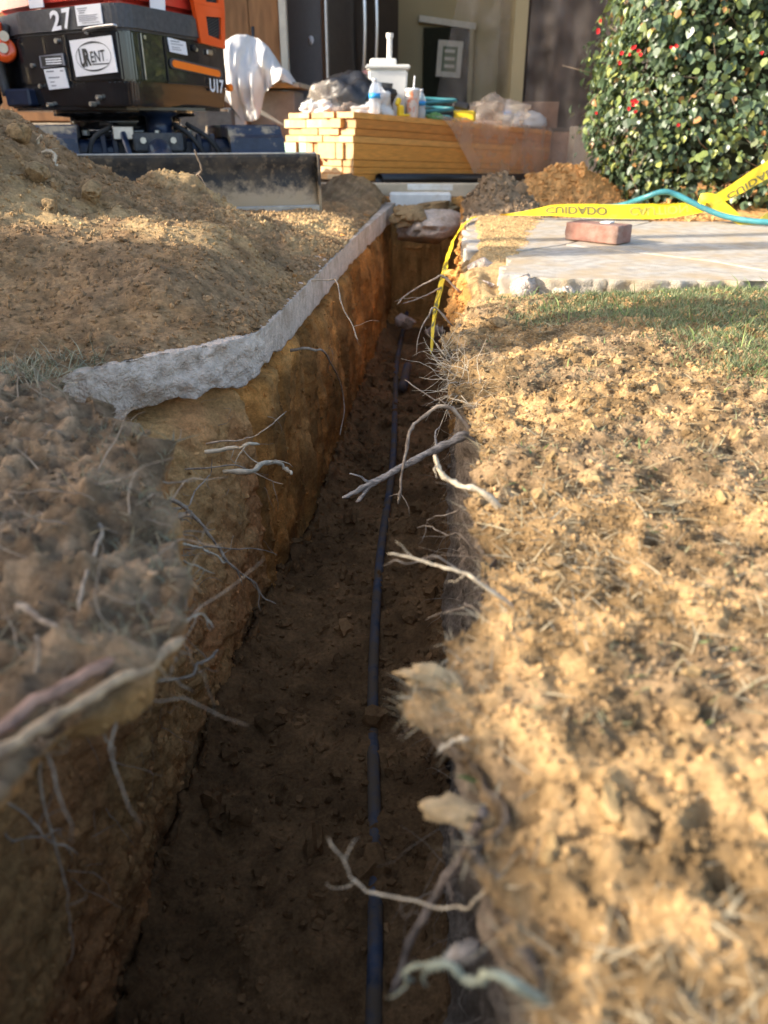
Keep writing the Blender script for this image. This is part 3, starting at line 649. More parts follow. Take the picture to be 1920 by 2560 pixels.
root('short thick pale root beside the thin upward pointing root', [(588, 1122), (615, 1112), (650, 1110)], .0042, 'X', -.24, -.20, -1, M_root_pale, .7)
root('small arched root at the nearest left turf corner', [(455, 1568), (475, 1543), (500, 1535), (520, 1548), (530, 1566)], .0014, 'X', -.18, -.16, -1, M_root_pale, .5)
root('short straight stick slanting up beside the left turf corner', [(468, 1694), (495, 1660), (520, 1645), (545, 1622)], .0024, 'X', -.215, -.19, -1, M_root, .9)
root('thin curled root hanging under the nearest left turf corner', [(425, 1610), (432, 1650), (428, 1680), (414, 1705)], .0018, 'Y', .50, .50, 0, M_root, .5)
root('blurred grey root curving down the face of the left turf', [(188, 1243), (222, 1277), (255, 1330), (236, 1378), (212, 1441), (193, 1523)], .0034, 'Z', .022, .03, -1, M_root, .5, dig=.0)
root('blurred grey root lying over the left turf above the broken root', [(48, 1517), (96, 1546), (169, 1589), (231, 1604), (308, 1613)], .0034, 'Z', .03, .024, -1, M_root, .7, dig=.0)
root('thick broken root with red paint at its left end', [(-40, 1850), (87, 1765), (193, 1692), (318, 1630)], .0058, 'Y', .355, .435, -1, M_redroot, .9, wob=.2, jit=.0022)
root('thick peeled tan root ending at the nearest left turf corner', [(-40, 1905), (120, 1806), (241, 1729), (361, 1657), (463, 1590)], .0062, 'Y', .335, .465, -1, M_copper, .85, wob=.2, jit=.0022)
root('long thin root hanging straight down over the peeled tan root', [(95, 1589), (89, 1686), (96, 1782), (99, 1902), (116, 2043), (156, 2170), (168, 2292), (179, 2379), (171, 2422)], .0018, 'Y', .42, .42, 0, M_root, .35)
root('thin root on the left wall slanting down to the right', [(-10, 1985), (58, 2043), (127, 2095), (194, 2130)], .002, 'Y', .44, .46, -1, M_root, .5)
root('kinked thin root crossing the slanting root on the left wall', [(-10, 2075), (35, 2101), (104, 2084), (156, 2075)], .0018, 'Y', .45, .47, -1, M_root, .5)
root('small pale root under the peeled tan root pointing right', [(100, 1800), (183, 1818), (251, 1820)], .0022, 'Y', .42, .44, -1, M_root_pale, .6)
root('dark thick root leaning down from the right lip near the lens', [(1215, 2030), (1190, 2060), (1165, 2108), (1097, 2230), (1050, 2318), (1003, 2419), (976, 2480)], .0044, 'Y', .352, .36, 0, M_root_dark, .8, wob=.15)
g = root('bright thin root curving left over the blue pipe, nearest the lens', [(1259, 2190), (1210, 2230), (1165, 2264), (1124, 2270), (1036, 2257), (935, 2233), (901, 2210), (861, 2156), (827, 2095)], .0017, 'Y', .315, .37, 1, M_root_pale, .4)
root(None, [(1005, 2248), (1002, 2285), (1030, 2288), (1060, 2282)], .0006, 'Y', .36, .36, 0, M_root, .5, name='rootlet', parent=g)
M_greenroot = simple('pale_green_stem', (.25, .25, .17), .85, var=.4, vs=120, bump=.0015, bs=300)
g = root('pale green curled stem hooked over the trench at bottom', [(1245, 2440), (1200, 2452), (1158, 2446), (1117, 2409), (1057, 2412), (1016, 2426), (1014, 2445), (1034, 2455)], .0038, 'Y', .235, .262, 1, M_greenroot, .35, wob=.06, jit=.0004)
root(None, [(1110, 2415), (1075, 2425), (1058, 2445), (1066, 2468)], .0019, 'Y', .25, .258, 0, M_greenroot, .4, name='side_shoot', parent=g, jit=.0003)
root('short pale root stub on the right lip above the wood chip', [(1165, 1850), (1140, 1856), (1115, 1866), (1096, 1878)], .0019, 'Y', .40, .40, 0, M_root_pale, .8)
root('hair thin root under the pointed bark chip', [(1085, 1755), (1053, 1775), (1024, 1786)], .0008, 'Y', .48, .50, 1, M_root, .5)
root('hair thin root hanging straight down by the pointed bark chip', [(1089, 1775), (1075, 1804), (1064, 1836)], .0007, 'Y', .47, .48, 1, M_root, .5)
root('thin root on the right wall pointing down left above the bark chip', [(1180, 1518), (1162, 1518), (1111, 1529), (1060, 1543)], .0016, 'Y', .60, .66, 1, M_root, .4)
root('thin straight root slanting down from the right wall tangle', [(1105, 1006), (1090, 1002), (1047, 973), (1011, 951)], .0024, 'Y', 1.3, 1.36, 1, M_root, .5)
root('wavy thin root on the shaded right wall', [(1150, 1340), (1134, 1338), (1105, 1331), (1080, 1317), (1040, 1320)], .0018, 'Y', .82, .88, 1, M_root, .4)
root('looping thin root above the wavy one on the right wall', [(1160, 1270), (1145, 1277), (1109, 1288), (1076, 1298), (1062, 1317)], .0016, 'Y', .85, .9, 1, M_root, .4)
g = root('far forked root under the hanging caution tape', [(1110, 690), (1084, 697), (1023, 732), (993, 762)], .0045, 'Y', 2.25, 2.15, 1, M_root, .5)
root(None, [(1100, 722), (1075, 732), (1040, 749), (1005, 760)], .0035, 'Y', 2.25, 2.16, 0, M_root, .5, name='fork', parent=g)
root('far drooping root below the forked root on the right wall', [(1085, 770), (1071, 788), (1049, 836), (1040, 888)], .0035, 'Y', 1.95, 1.85, 1, M_root, .4)
root('far thin root hanging on the left wall under the cut slab', [(830, 700), (841, 701), (854, 749), (875, 805), (897, 851)], .0028, 'X', -.125, -.05, -1, M_root, .5)
root('white crooked root on the spoil pile before the blade', [(100, 380), (92, 352), (105, 342)], .006, 'Y', 2.35, 2.35, 0, M_root_pale, .8, jit=.003)
root('kinked white root standing on the spoil pile crest', [(146, 425), (139, 400), (137, 382), (98, 386)], .007, 'Y', 2.25, 2.3, 0, M_root_pale, .7, jit=.003)
root('thin bent stem standing in front of the dozer blade', [(478, 480), (490, 440), (504, 425), (492, 392), (486, 372)], .005, 'Y', 3.0, 2.95, 0, M_root, .6, jit=.002)
root('small white stick lying on the spoil slope', [(348, 675), (375, 688), (390, 696)], .0035, 'Y', 1.78, 1.74, 0, M_root_pale, .8)
# bark chips and lumps on the right lip
def chip(label, px, Yv, r, seed, sc, matx, name='bark_chip', cat='wood chip', rot=(0, 0, 0)):
    V, F = ico(3); q = V+seed*1.7; V = V*(1+.45*fbm(q, 1.5, 2, seed)+.28*fbm(q, 4, 4, seed+4, .6))[:, None]*np.array(sc)*r
    me = mesh_np(name, V, F, True); o = link(name, me, matx); o.location = at(*px, Yv); o.rotation_euler = rot
    return tag(o, label, cat, 'wood chips on the right trench lip')
M_chip = simple('wood_chip', (.46, .31, .15), .85, var=.35, vs=60, bump=.002, bs=200)
chip('pointed pale bark chip jutting left from the right lip', (1085, 1700), .475, .016, 4, (1.9, .55, .5), M_chip, rot=(.2, .35, .15))
chip('broad pale wood chip jutting from the lip nearer the lens', (1150, 2035), .365, .014, 9, (1.6, .7, .5), M_chip, rot=(.1, .3, -.1))
chip('small grey wood chip in the shaded right wall near the lens', (1170, 2380), .29, .009, 14, (1.4, .6, .6), M_root_grey, rot=(.3, .2, .4))
for (x, y, r, sd, lb, lf) in [(-.99, 2.02, .085, 2, 'large ochre clod at the left edge of the spoil', True), (-.86, 2.08, .040, 3, 'angular brown clod beside the large ochre clod', True), (-.74, 2.10, .036, 4, 'rounded ochre clod right of the angular clod', True), (-.80, 1.98, .024, 5, 'small grey clod below the angular clod', True), (-.98, 2.3, .045, 6, 'brown clod high on the left spoil slope', True),
        (-.75, 1.42, .022, 8, 'small clod on the left slope above the wilted tuft', True)]:
    clod((x, y, ground_z(x, y, lf)), r, sd, lb, .8, sd, .32)
for (u, v, Yv, r, sd, lb) in [(1620, 1870, .335, .019, 11, 'yellow clod lying on the sunlit soil near the lens'), (1395, 1360, .64, .013, 12, 'pale yellow clod in the middle of the sunlit soil'), (1540, 1375, .62, .016, 13, 'reddish clod right of the pale yellow clod'), (1730, 1700, .43, .016, 15, 'brown clod at the right side of the sunlit soil'), (1250, 780, 1.72, .03, 16, 'orange clod at the shadow edge before the path')]:
    p = at(u, v, Yv); clod((p.x, p.y, ground_z(p.x, p.y)-.1*r), r*.85, sd, lb, .62, sd, .42)
# ------------------------------------------------------------------ blue pipe on the trench floor
pb = [(.13, 4.55, -.575), (.109, 4.2, -.585), (.07, 3.4, -.59), (.039, 2.889, -.592), (.02, 2.2, -.588), (.002, 1.64, -.591), (-.015, 1.18, -.588), (-.021, .808, -.592), (-.024, .549, -.59), (-.03, .1, -.588), (-.05, -1.5, -.59)]
tag(tube('water_pipe', [(x+.012*math.sin(y*3.1), y, z-.001+.0025*math.sin(y*4.3)) for x, y, z in pb], .0105, M_pipe_blue, None, 12, 14), 'thin blue plastic pipe lying along the trench floor', 'pipe')
tag(tube('blue_sleeve', [(.10, 3.15, -.535), (.085, 3.05, -.565), (.075, 2.97, -.58)], .018, M_pipe_blue, None, 12, 4), 'short blue sleeve sticking up at the far end of the pipe', 'pipe')
# ------------------------------------------------------------------ brick, tape, hose
br = empty('brick_block', (.72, 2.80, .004), 'dusty red brick lying on the concrete path', 'brick')
rzb = -.80
bm = bmesh.new(); bm_box(bm, (.205, .09, .058), None, .004, 2)
bmesh.ops.subdivide_edges(bm, edges=[e for e in bm.edges if e.calc_length() > .03], cuts=8, use_grid_fill=True)
for v in bm.verts:
    q = np.array([v.co[:]]); v.co += v.normal*float(fbm(q, 45, 3, 5)[0])*.0025 if v.normal.length else Vector()
bm.transform(Matrix.Translation((.735, 2.79, .034)) @ Matrix.Rotation(rzb, 4, 'Z'))
link('brick_body', bm_mesh('brick_body', bm, True), M_brick, br)
box('mortar_patch', (.035, .05, .006), (.76, 2.78, .0655), M_wboard, br, rzb+.2, .002)
def ribbon(name, C, W, matx, parent, n=14, crinkle=.0025, seed=0):
    Cc = catmull(C, n); Wc = catmull(W, n); m = len(Cc); K = 7
    V = []
    L = [0.0]
    for a, b in zip(Cc[:-1], Cc[1:]): L.append(L[-1]+(b-a).length)
    def surf(i, t):
        i = min(max(i, 0), m-1.0001); k = int(i); f = i-k
        c = Cc[k].lerp(Cc[k+1], f); w_ = Wc[k].lerp(Wc[k+1], f); tn = (Cc[k+1]-Cc[k]).normalized(); nn = tn.cross(w_).normalized()
        p = c+w_*(t-.5); q = np.array([p[:]])
        return p+nn*(crinkle*float(fbm(q, 28, 2, seed)[0])), nn
    for i in range(m):
        for j in range(K): V.append(surf(i, j/(K-1))[0])
    F = [(i*K+j, i*K+j+1, (i+1)*K+j+1, (i+1)*K+j) for i in range(m-1) for j in range(K-1)]
    V2 = V + [v+Vector((0, .0006, -.0003)) for v in V]; nv = len(V)
    F2 = F+[tuple(x+nv for x in f[::-1]) for f in F]
    o = link(name, faces_mesh(name, V2, F2), matx, parent)
    return o, surf, np.array(L)
def tape_text(body, surf, L, s0, s1, t0, t1, matx, parent, flip=True, bold=.02):
    V, F = text_data(body, bold); W = []
    for x, y, z in V:
        s = s0+(s1-s0)*x; i = float(np.interp(s, L, np.arange(len(L)))); t = t0+(t1-t0)*((1-y) if flip else y)
        p, nn = surf(i, t)
        if nn.y > 0: nn = -nn
        W.append(p+nn*.0016)
    return link('lettering', faces_mesh('lettering', W, F, False), matx, parent)
tp = empty('caution_tape', (1.1, 3.5, .01), 'crumpled yellow caution tape lying along the back of the path', 'tape')
C1 = [(.50, 3.56, .016), (.60, 3.52, .026), (.715, 3.50, .040), (.85, 3.48, .040), (1.0, 3.47, .038), (1.16, 3.47, .040), (1.30, 3.44, .055), (1.37, 3.42, .07)]
W1 = [(0, -.012, .004), (0, .01, .016), (0, .02, .040), (0, .028, .052), (0, .034, .054), (0, .040, .056), (0, .03, .044), (.01, .02, .034)]
rb, sf, LL = ribbon('tape_strip', C1, W1, M_tape, tp, seed=3)
tape_text('CUIDADO', sf, LL, .20, .455, .22, .80, M_tapeink, tp)
tape_text('CAUTION', sf, LL, .55, .79, .22, .80, M_tapefaint, tp)
C2 = [(1.30, 3.42, .085), (1.345, 3.40, .095), (1.40, 3.38, .05), (1.46, 3.34, .012), (1.50, 3.32, .006), (1.56, 3.34, .02), (1.66, 3.40, .055), (1.85, 3.45, .10)]
W2 = [(.02, .02, .05), (.04, .01, .03), (.06, .01, .02), (.05, .01, .012), (.03, .02, .02), (.01, .02, .05), (0, .02, .06), (0, .02, .06)]
rb, sf, LL = ribbon('tape_strip', C2, W2, M_tape, tp, seed=5, crinkle=.005)
tape_text('CAU', sf, LL, .36, .52, .22, .80, M_tapeink, tp)
C3 = [(1.335, 3.43, .075), (1.38, 3.44, .088), (1.45, 3.46, .118), (1.56, 3.47, .185), (1.72, 3.50, .27), (1.95, 3.55, .36)]
W3 = [(-.01, .02, .03), (-.012, .02, .035), (-.02, .015, .045), (-.03, .01, .055), (-.03, .01, .06), (-.03, .01, .06)]
rb, sf, LL = ribbon('tape_strip', C3, W3, M_tape, tp, seed=8, crinkle=.004)
tape_text('CUIDADO', sf, LL, .10, .36, .05, .50, M_tapeink, tp)
tp2 = empty('caution_tape', (.33, 3.3, -.1), 'narrow caution tape hanging down into the trench by the path', 'tape')
C4 = [(.385, 3.48, .018), (.325, 3.3, .006), (.272, 3.1, -.02), (.225, 2.85, -.06), (.192, 2.62, -.10), (.163, 2.42, -.14), (.148, 2.32, -.18), (.14, 2.24, -.24)]
W4 = [(.035, .02, .01), (.026, .02, .012), (.020, .02, .022), (.021, .01, .026), (.022, .01, .022), (.018, .01, .016), (.012, .01, .012), (.008, .01, .008)]
rb, sf, LL = ribbon('tape_strip', C4, W4, M_tape, tp2, seed=9, crinkle=.003)
for s0, wd in ((.30, 'CAUTION'), (.62, 'CUIDADO'), (.95, 'CAU')): tape_text(wd, sf, LL, s0, s0+.26, .12, .9, M_tapeink, tp2)
hz = [(1.02, 3.75, .03), (1.06, 3.62, .055), (1.095, 3.5, .088), (1.157, 3.46, .115), (1.218, 3.45, .105), (1.328, 3.40, .055), (1.419, 3.34, .026), (1.56, 3.25, .016), (1.9, 3.18, .014), (2.4, 3.25, .014)]
tag(tube('garden_hose', hz, .0115, M_hose, None, 12, 8), 'teal garden hose arching out of the hedge base', 'hose')
tag(tube('garden_hose', [(1.12, 3.95, .02), (1.02, 3.80, .03), (.90, 3.72, .03), (.80, 3.72, .024)], .012, M_hose, None, 10, 6), 'short end of teal hose lying by the orange soil mound', 'hose')
# ------------------------------------------------------------------ mini excavator
EX = empty('mini_excavator', (-1.28, 4.2, 0), 'black and orange mini excavator parked behind the spoil pile', 'excavator')
bx = Vector((.956, .293, 0)); by = Vector((-.293, .956, 0)); bc = Vector((-.873, 3.318, 0)); ang = math.atan2(bx.y, bx.x)
def B(x, y, z): return bc+bx*x+by*y+Vector((0, 0, z))
# blade: curved mouldboard swept across
prof = [(0.02, .015), (-.022, .03), (-.012, .07), (.004, .12), (.012, .17), (.008, .215), (-.006, .250), (-.004, .258), (.03, .258), (.045, .2), (.045, .05)]
bm = bmesh.new(); nseg = 30; R = []
for i in range(nseg+1):
    x = -.62+1.24*i/nseg; R.append([bm.verts.new(B(x, py_, pz)) for py_, pz in prof])
for a, b in zip(R[:-1], R[1:]):
    for j in range(len(prof)): bm.faces.new((a[j], b[j], b[(j+1) % len(prof)], a[(j+1) % len(prof)])).smooth = j < 6
bm.faces.new(R[0][::-1]); bm.faces.new(R[-1]); bmesh.ops.recalc_face_normals(bm, faces=bm.faces)
bl = link('blade', bm_mesh('blade', bm), M_blade, EX)
box('wear_strip', (1.24, .012, .045), B(0, -.026, .042), M_steel, bl, ang, .002)
box('top_edge', (1.24, .018, .006), B(0, .008, .262), M_steel, bl, ang, .001)
box('end_plate', (.012, .10, .255), B(.627, .03, .13), M_blade, bl, ang, .003)
box('end_plate', (.012, .10, .255), B(-.627, .03, .13), M_blade, bl, ang, .003)
for sx in (-.26, .26): box('push_arm', (.07, .62, .08), B(sx, .36, .15), M_navy, EX, ang, .008)
# undercarriage
fr = box('track_frame', (.56, .62, .16), B(0, .95, .23), M_navy, EX, ang, .012)
for sx in (-.36, -.22, -.17, .2, .26, .38): box('rib', (.025, .06, .15), B(sx, .60, .255), M_navy, fr, ang, .004)
for sx in (-.33, .33): cyl('axle_tube', B(sx-.16, .66, .25), B(sx+.16, .66, .25), .06, M_navy, fr, 18)
for sx in (-.29, .02, .16): cyl('bolt', B(sx, .615, .325), B(sx, .615, .345), .016, M_bolt, fr, 6)
br_ = prism('cylinder_bracket', [tuple(B(x, y, 0)[:2]) for x, y in ((-.09, .5), (.12, .5), (.15, .66), (-.12, .66))], .26, .335, M_dgrey, EX, .006)
for sx in (-.05, .08): cyl('bolt', B(sx, .485, .305), B(sx, .50, .305), .014, M_bolt, br_, 6)
cyl('blade_cylinder', B(.015, .12, .20), B(.015, .56, .27), .052, M_navy, EX, 20)
tube('hydraulic_hose', [B(-.13, .52, .33), B(-.125, .46, .29), B(-.11, .42, .22), B(-.09, .40, .12)], .014, M_hose if False else M_navy, EX, 10, 6)
box('hose_block', (.09, .05, .055), B(-.13, .55, .335), M_steel, EX, ang, .004)
# slewing bearing under the house
HC = Vector((-1.26, 4.22, 0))
lathe('swing_bearing', [(.29, .31), (.30, .33), (.30, .36), (.26, .365), (.26, .40), (.33, .405), (.33, .44)], HC, M_black, EX, 40)
lathe('swivel_joint', [(.07, .25), (.075, .33), (.06, .34), (.06, .40), (.085, .41), (.085, .44)], B(.02, .62, 0)+Vector((0, .05, 0)), M_navy, EX, 20)
# tracks
def track(sx, w_=.24):
    pr = []; y0, y1, r0, r1 = .52, 1.48, .165, .165; zc = .185
    for i in range(13): a = math.pi/2+math.pi*i/12; pr.append((y0+r0*math.cos(a), zc+r0*math.sin(a)))
    for i in range(13): a = -math.pi/2+math.pi*i/12; pr.append((y1+r1*math.cos(a), zc+r1*math.sin(a)))
    fine = []
    for i in range(len(pr)):
        a = Vector(pr[i]); b = Vector(pr[(i+1) % len(pr)]); k = max(1, int((b-a).length/.045))
        fine += [a.lerp(b, j/k) for j in range(k)]
    bm = bmesh.new(); rows = []
    for i, p in enumerate(fine):
        c = Vector((min(max(p.x, y0), y1), zc)); d = (p-c).normalized(); e = .018 if (i//1) % 2 else 0
        q = p+d*e; inn = p-d*.035
        rows.append([bm.verts.new(B(sx-w_/2, q.x, q.y)), bm.verts.new(B(sx+w_/2, q.x, q.y)), bm.verts.new(B(sx+w_/2, inn.x, inn.y)), bm.verts.new(B(sx-w_/2, inn.x, inn.y))])
    n = len(rows)
    for i in range(n):
        a, b = rows[i], rows[(i+1) % n]
        for j in range(4): bm.faces.new((a[j], a[(j+1) % 4], b[(j+1) % 4], b[j]))
    bmesh.ops.recalc_face_normals(bm, faces=bm.faces)
    t = link('track', bm_mesh('track', bm), M_rubber, EX)
    for yy in (y0, y1):
        cyl('idler_wheel', B(sx-.04, yy, zc), B(sx+.04, yy, zc), .125, M_navy, t, 24)
    for k in range(4): cyl('roller', B(sx-.05, .68+.2*k, .075), B(sx+.05, .68+.2*k, .075), .045, M_navy, t, 14)
    box('side_beam', (.08, .8, .11), B(sx, 1.0, .19), M_navy, t, ang, .01)
track(.44); track(-.44)
# house: plan polygon in world coordinates
PLd = Vector((-.8645, .5026, 0)); PL = Vector((-1.13, 3.66, 0)); PRd = Vector((.4229, .9062, 0)); PR = Vector((-1.03, 3.67, 0))
def corner(a, b, d1, d2, n=7):
    c0 = a; c2 = b
    # quadratic bend between the two panel ends
    den = d1.x*d2.y-d1.y*d2.x; dd = c2-c0; s_ = (dd.x*d2.y-dd.y*d2.x)/den; c1 = c0+d1*s_
    return [tuple(((1-t)**2*c0+2*t*(1-t)*c1+t*t*c2)[:2]) for t in [i/n for i in range(n+1)]]
def house_poly(off=0, ls=.56, rs=.64):
    nl = Vector((PLd.y, -PLd.x, 0)); nl = nl if nl.y < 0 else -nl; nr = Vector((PRd.y, -PRd.x, 0)); nr = nr if nr.x > 0 else -nr
    a = PL+nl*off; b = PR+nr*off
    poly = [tuple((a+PLd*ls)[:2])]+corner(a+PLd*.03, b+PRd*.03, -PLd, -PRd)+[tuple((b+PRd*rs)[:2])]
    poly += [(-.82, 4.52), (-1.05, 4.66), (-1.55, 4.66), (-1.80, 4.45), (-1.80, 4.15)]
    return poly
prism('counterweight', house_poly(-.004), .53, .709, M_black, EX, .006, 2, 0)
prism('counterweight_base', house_poly(-.006), .437, .5295, M_black, EX, .006, 2, .045)
prism('deck_cover', house_poly(.004, .52, .44), .7095, .803, M_dgrey, EX, .010, 2, -.004)
prism('bottom_plate', [(HC.x+.5*math.cos(a), HC.y+.42*math.sin(a)) for a in [2*math.pi*i/24 for i in range(24)]], .425, .4365, M_black, EX, 0)
nl = Vector((PLd.y, -PLd.x, 0)); nl = nl if nl.y < 0 else -nl
nr = Vector((PRd.y, -PRd.x, 0)); nr = nr if nr.x > 0 else -nr
def onL(s, z, o=.004): return PL+PLd*s+Vector((0, 0, z))+nl*o
def onR(s, z, o=.004): return PR+PRd*s+Vector((0, 0, z))+nr*o
def plate(name, f, corners, matx, parent, o=.002, th=.0015):
    a = [f(s, z, o+th) for s, z in corners]; b = [f(s, z, o-.003) for s, z in corners]
    n = len(a)
    return link(name, faces_mesh(name, a+b, [tuple(range(n)), tuple(range(n, 2*n))[::-1]]+[(i, i+n, (i+1) % n+n, (i+1) % n) for i in range(n)], False), matx, parent)
def lettering(f, body, quad, matx, parent, o=.0052, bold=.0, name='lettering'):
    V, F = text_data(body, bold); (a, b, c, d) = [Vector(q) for q in quad]   # tl tr br bl
    W = []
    for x, y, z in V:
        top = a.lerp(b, x); bo = d.lerp(c, x); p = bo.lerp(top, y); W.append(f(p.x, p.y, o))
    return link(name, faces_mesh(name, W, F, False), matx, parent)
def bars(f, rects, matx, parent, o=.0050, name='print'):
    V = []; F = []
    for s0, s1, z0, z1 in rects:
        k = len(V); V += [f(s0, z0, o), f(s1, z0, o), f(s1, z1, o), f(s0, z1, o)]; F.append((k, k+1, k+2, k+3))
    return link(name, faces_mesh(name, V, F, False), matx, parent)
dk = 0.0085
lettering(onL, '2', [(.305, .790), (.243, .794), (.243, .722), (.305, .718)], M_white, EX, dk+.004, .03, 'number_decal')
lettering(onL, '7', [(.229, .795), (.176, .797), (.176, .723), (.229, .721)], M_white, EX, dk+.004, .03, 'number_decal')
lb_ = plate('warning_label', onL, [(.147, .800), (.0, .800), (.0, .730), (.147, .730)], M_white, EX, dk)
rr = [(.135-.004*k % .01, .075+.01*(k % 3), .790-.0075*k-.003, .790-.0075*k) for k in range(3)]+[(.135, .02+.012*(k % 2), .765-.006*k-.0022, .765-.006*k) for k in range(4)]
bars(onL, rr, M_greyink, lb_, dk+.0035)
lettering(onL, 'KUBOTA Corporation', [(.115, .741), (.012, .741), (.012, .734), (.115, .734)], M_ink, lb_, dk+.0035)
u = plate('rental_sticker', onL, [(.219, .682), (-.030, .690), (-.038, .560), (.212, .550)], M_white, EX, .002)
def oval(cx, cz, rx, rz, wdt, name='oval_ring', a0=0, a1=360, rot=.02):
    n = 60; V = []; F = []
    for i in range(n+1):
        a = math.radians(a0+(a1-a0)*i/n)
        for k in (0, 1):
            ww = wdt(a) if callable(wdt) else wdt
            sx = cx-(rx-k*ww)*math.cos(a); sz = cz+(rz-k*ww)*math.sin(a)+(rx)*math.cos(a)*rot
            V.append(onL(sx, sz, .0052))
    for i in range(n): F.append((2*i, 2*i+1, 2*i+3, 2*i+2))
    return link(name, faces_mesh(name, V, F, False), M_ink, u)
oval(.087, .620, .105, .054, lambda a: .0022+.007*max(0, abs(math.sin(a))-.75)*4*.55)
lettering(onL, 'U', [(.172, .650), (.142, .650), (.138, .582), (.168, .582)], M_ink, u, .0052, .04, 'logo_letter')
lettering(onL, 'R', [(.146, .650), (.108, .651), (.102, .588), (.138, .586)], M_ink, u, .0056, .05, 'logo_letter')
lettering(onL, 'ENT', [(.104, .638), (.018, .642), (.016, .602), (.102, .598)], M_ink, u, .0052, .01, 'logo_letter')
bars(onL, [(.098, .0, .590, .594)], M_ink, u, .0052, 'underline')
lettering(onL, 'INC', [(.014, .607), (.004, .607), (.004, .602), (.014, .602)], M_greyink, u, .0052, .0, 'logo_letter')
pp = plate('serial_plate', onL, [(.425, .634), (.272, .639), (.271, .594), (.425, .589)], M_greyink, EX, .002)
bars(onL, [(.415, .282, .594, .632)], M_ink, pp, .0045, 'plate_field'); bars(onL, [(.385, .285, .600+.009*k, .605+.009*k) for k in range(3)], M_white, pp, .0056)
pq = plate('white_label', onL, [(.41, .583), (.278, .586), (.267, .51), (.397, .505)], M_white, EX, .002)
bars(onL, [(.395, .345, .572, .577), (.305, .285, .572, .577), (.385, .315, .548, .553), (.38, .35, .532, .536), (.375, .345, .518, .522)], M_greyink, pq, .0046)
lbR = plate('white_label', onR, [(.225, .704), (.346, .696), (.352, .645), (.232, .651)], M_white, EX, .002)
bars(onR, [(.24, .30, .690, .694), (.24, .325, .680, .683), (.245, .30, .668, .671), (.245, .31, .660, .663)], M_greyink, lbR, .0046)
def rrect(s0, z0, s1, z1, h, n=6):
    P_ = []
    for k in range(n+1): a = math.pi/2+math.pi*k/n; P_.append((s0+h*math.cos(a), z0+h*math.sin(a)))
    for k in range(n+1): a = -math.pi/2+math.pi*k/n; P_.append((s1+h*math.cos(a), z1+h*math.sin(a)))
    return P_
plate('strip_recess', onR, rrect(.245, .608, .585, .586, .021), M_dgrey, EX, .001)
plate('reflector_strip', onR, rrect(.252, .607, .572, .585, .0145), M_reflect, EX, .004)
lettering(onR, 'U17', [(.495, .563), (.605, .560), (.600, .502), (.492, .507)], M_white, EX, .0052, .03, 'model_decal')
for s, z in ((.075, .692), (.42, .672)): cyl('bolt', onR(s, z, .0), onR(s, z, .006), .008, M_bolt, EX, 8)
for s, z in ((.30, .685), (.10, .470), (.145, .446), (.42, .446)): cyl('bolt', onL(s, z, -.02), onL(s, z, .008), .010, M_bolt, EX, 8)
box('panel_seam', (.006, .006, .17), onR(.055, .62, .002), M_steel, EX, math.atan2(PRd.y, PRd.x), .001)
tube('grab_bar', [onL(.10, .700, .004), onL(.10, .716, .016), onL(-.06, .722, .018), onL(-.075, .716, .010)], .006, M_steel, EX, 8, 4)
for s_, z_ in ((.485, .60), (.455, .52)): cyl('bolt', onL(s_, z_, -.004), onL(s_, z_, .006), .009, M_bolt, EX, 8)
box('panel_seam', (.004, .004, .172), onL(.245, .62, .0), M_mesh, EX, math.atan2(PLd.y, PLd.x), 0)
box('panel_seam', (.004, .004, .172), onR(.205, .62, .0), M_mesh, EX, math.atan2(PRd.y, PRd.x), 0)
box('panel_seam', (.45, .004, .004), onR(.42, .531, .0), M_mesh, EX, math.atan2(PRd.y, PRd.x), 0)
cyl('key_lock', onR(.405, .678, -.002), onR(.405, .678, .007), .012, M_mesh, EX, 14)
box('latch', (.045, .012, .022), onR(.515, .668, .004), M_steel, EX, math.atan2(PRd.y, PRd.x), .004)
cyl('marker_lamp', onR(.655, .53, -.01), onR(.655, .53, .012), .016, M_reflect, EX, 14)
for k, (x0, x1) in enumerate(((-.22, -.30), (.10, .24), (.16, .32))):
    tube('hydraulic_hose', [B(x0, .66, .37), B(x0*.9+.02, .56, .36), B((x0+x1)/2, .52, .31), B(x1, .50, .20)], .0105, M_mesh, EX, 8, 6)
# hood and grille corner
hp = house_poly(-.02, .46, .66); hp2 = [(x*.94+HC.x*.06, y*.94+HC.y*.06) for x, y in hp]
prism('engine_hood', hp2, .80, 1.12, M_red, EX, .03, 3, 0)
def shell(name, f, outer, inner, matx, parent, o=.010, th=.02):
    n = len(outer); V = [f(s, z, o) for s, z in outer]+[f(s, z, o) for s, z in inner]+[f(s, z, o-th) for s, z in outer]+[f(s, z, o-th) for s, z in inner]
    F = []
    for i in range(n):
        j = (i+1) % n; F += [(i, j, n+j, n+i), (2*n+i, 2*n+j, j, i), (n+i, n+j, 3*n+j, 3*n+i)]
    return link(name, faces_mesh(name, V, F, False), matx, parent)
gc = shell('grille_frame', onR, [(.452, .700), (.636, .690), (.655, .850), (.425, .850)], [(.510, .736), (.608, .724), (.620, .815), (.505, .808)], M_orange, EX)
gc2 = shell('grille_frame', onR, [(.425, .8505), (.655, .8505), (.655, 1.05), (.36, 1.05)], [(.515, .865), (.61, .87), (.61, 1.0), (.50, 1.0)], M_orange, EX)
for g0, (z0, z1) in ((gc, (.722, .82)), (gc2, (.86, 1.01))):
    plate('grille', onR, [(.505, z1), (.622, z1), (.622, z0), (.505, z0)], M_mesh, g0, -.004)
    for k in range(8): box('slat', (.11, .003, .003), onR(.563, z0+.012+(z1-z0-.02)*k/7, .003), M_dgrey, g0, math.atan2(PRd.y, PRd.x), 0, ry=-.35)
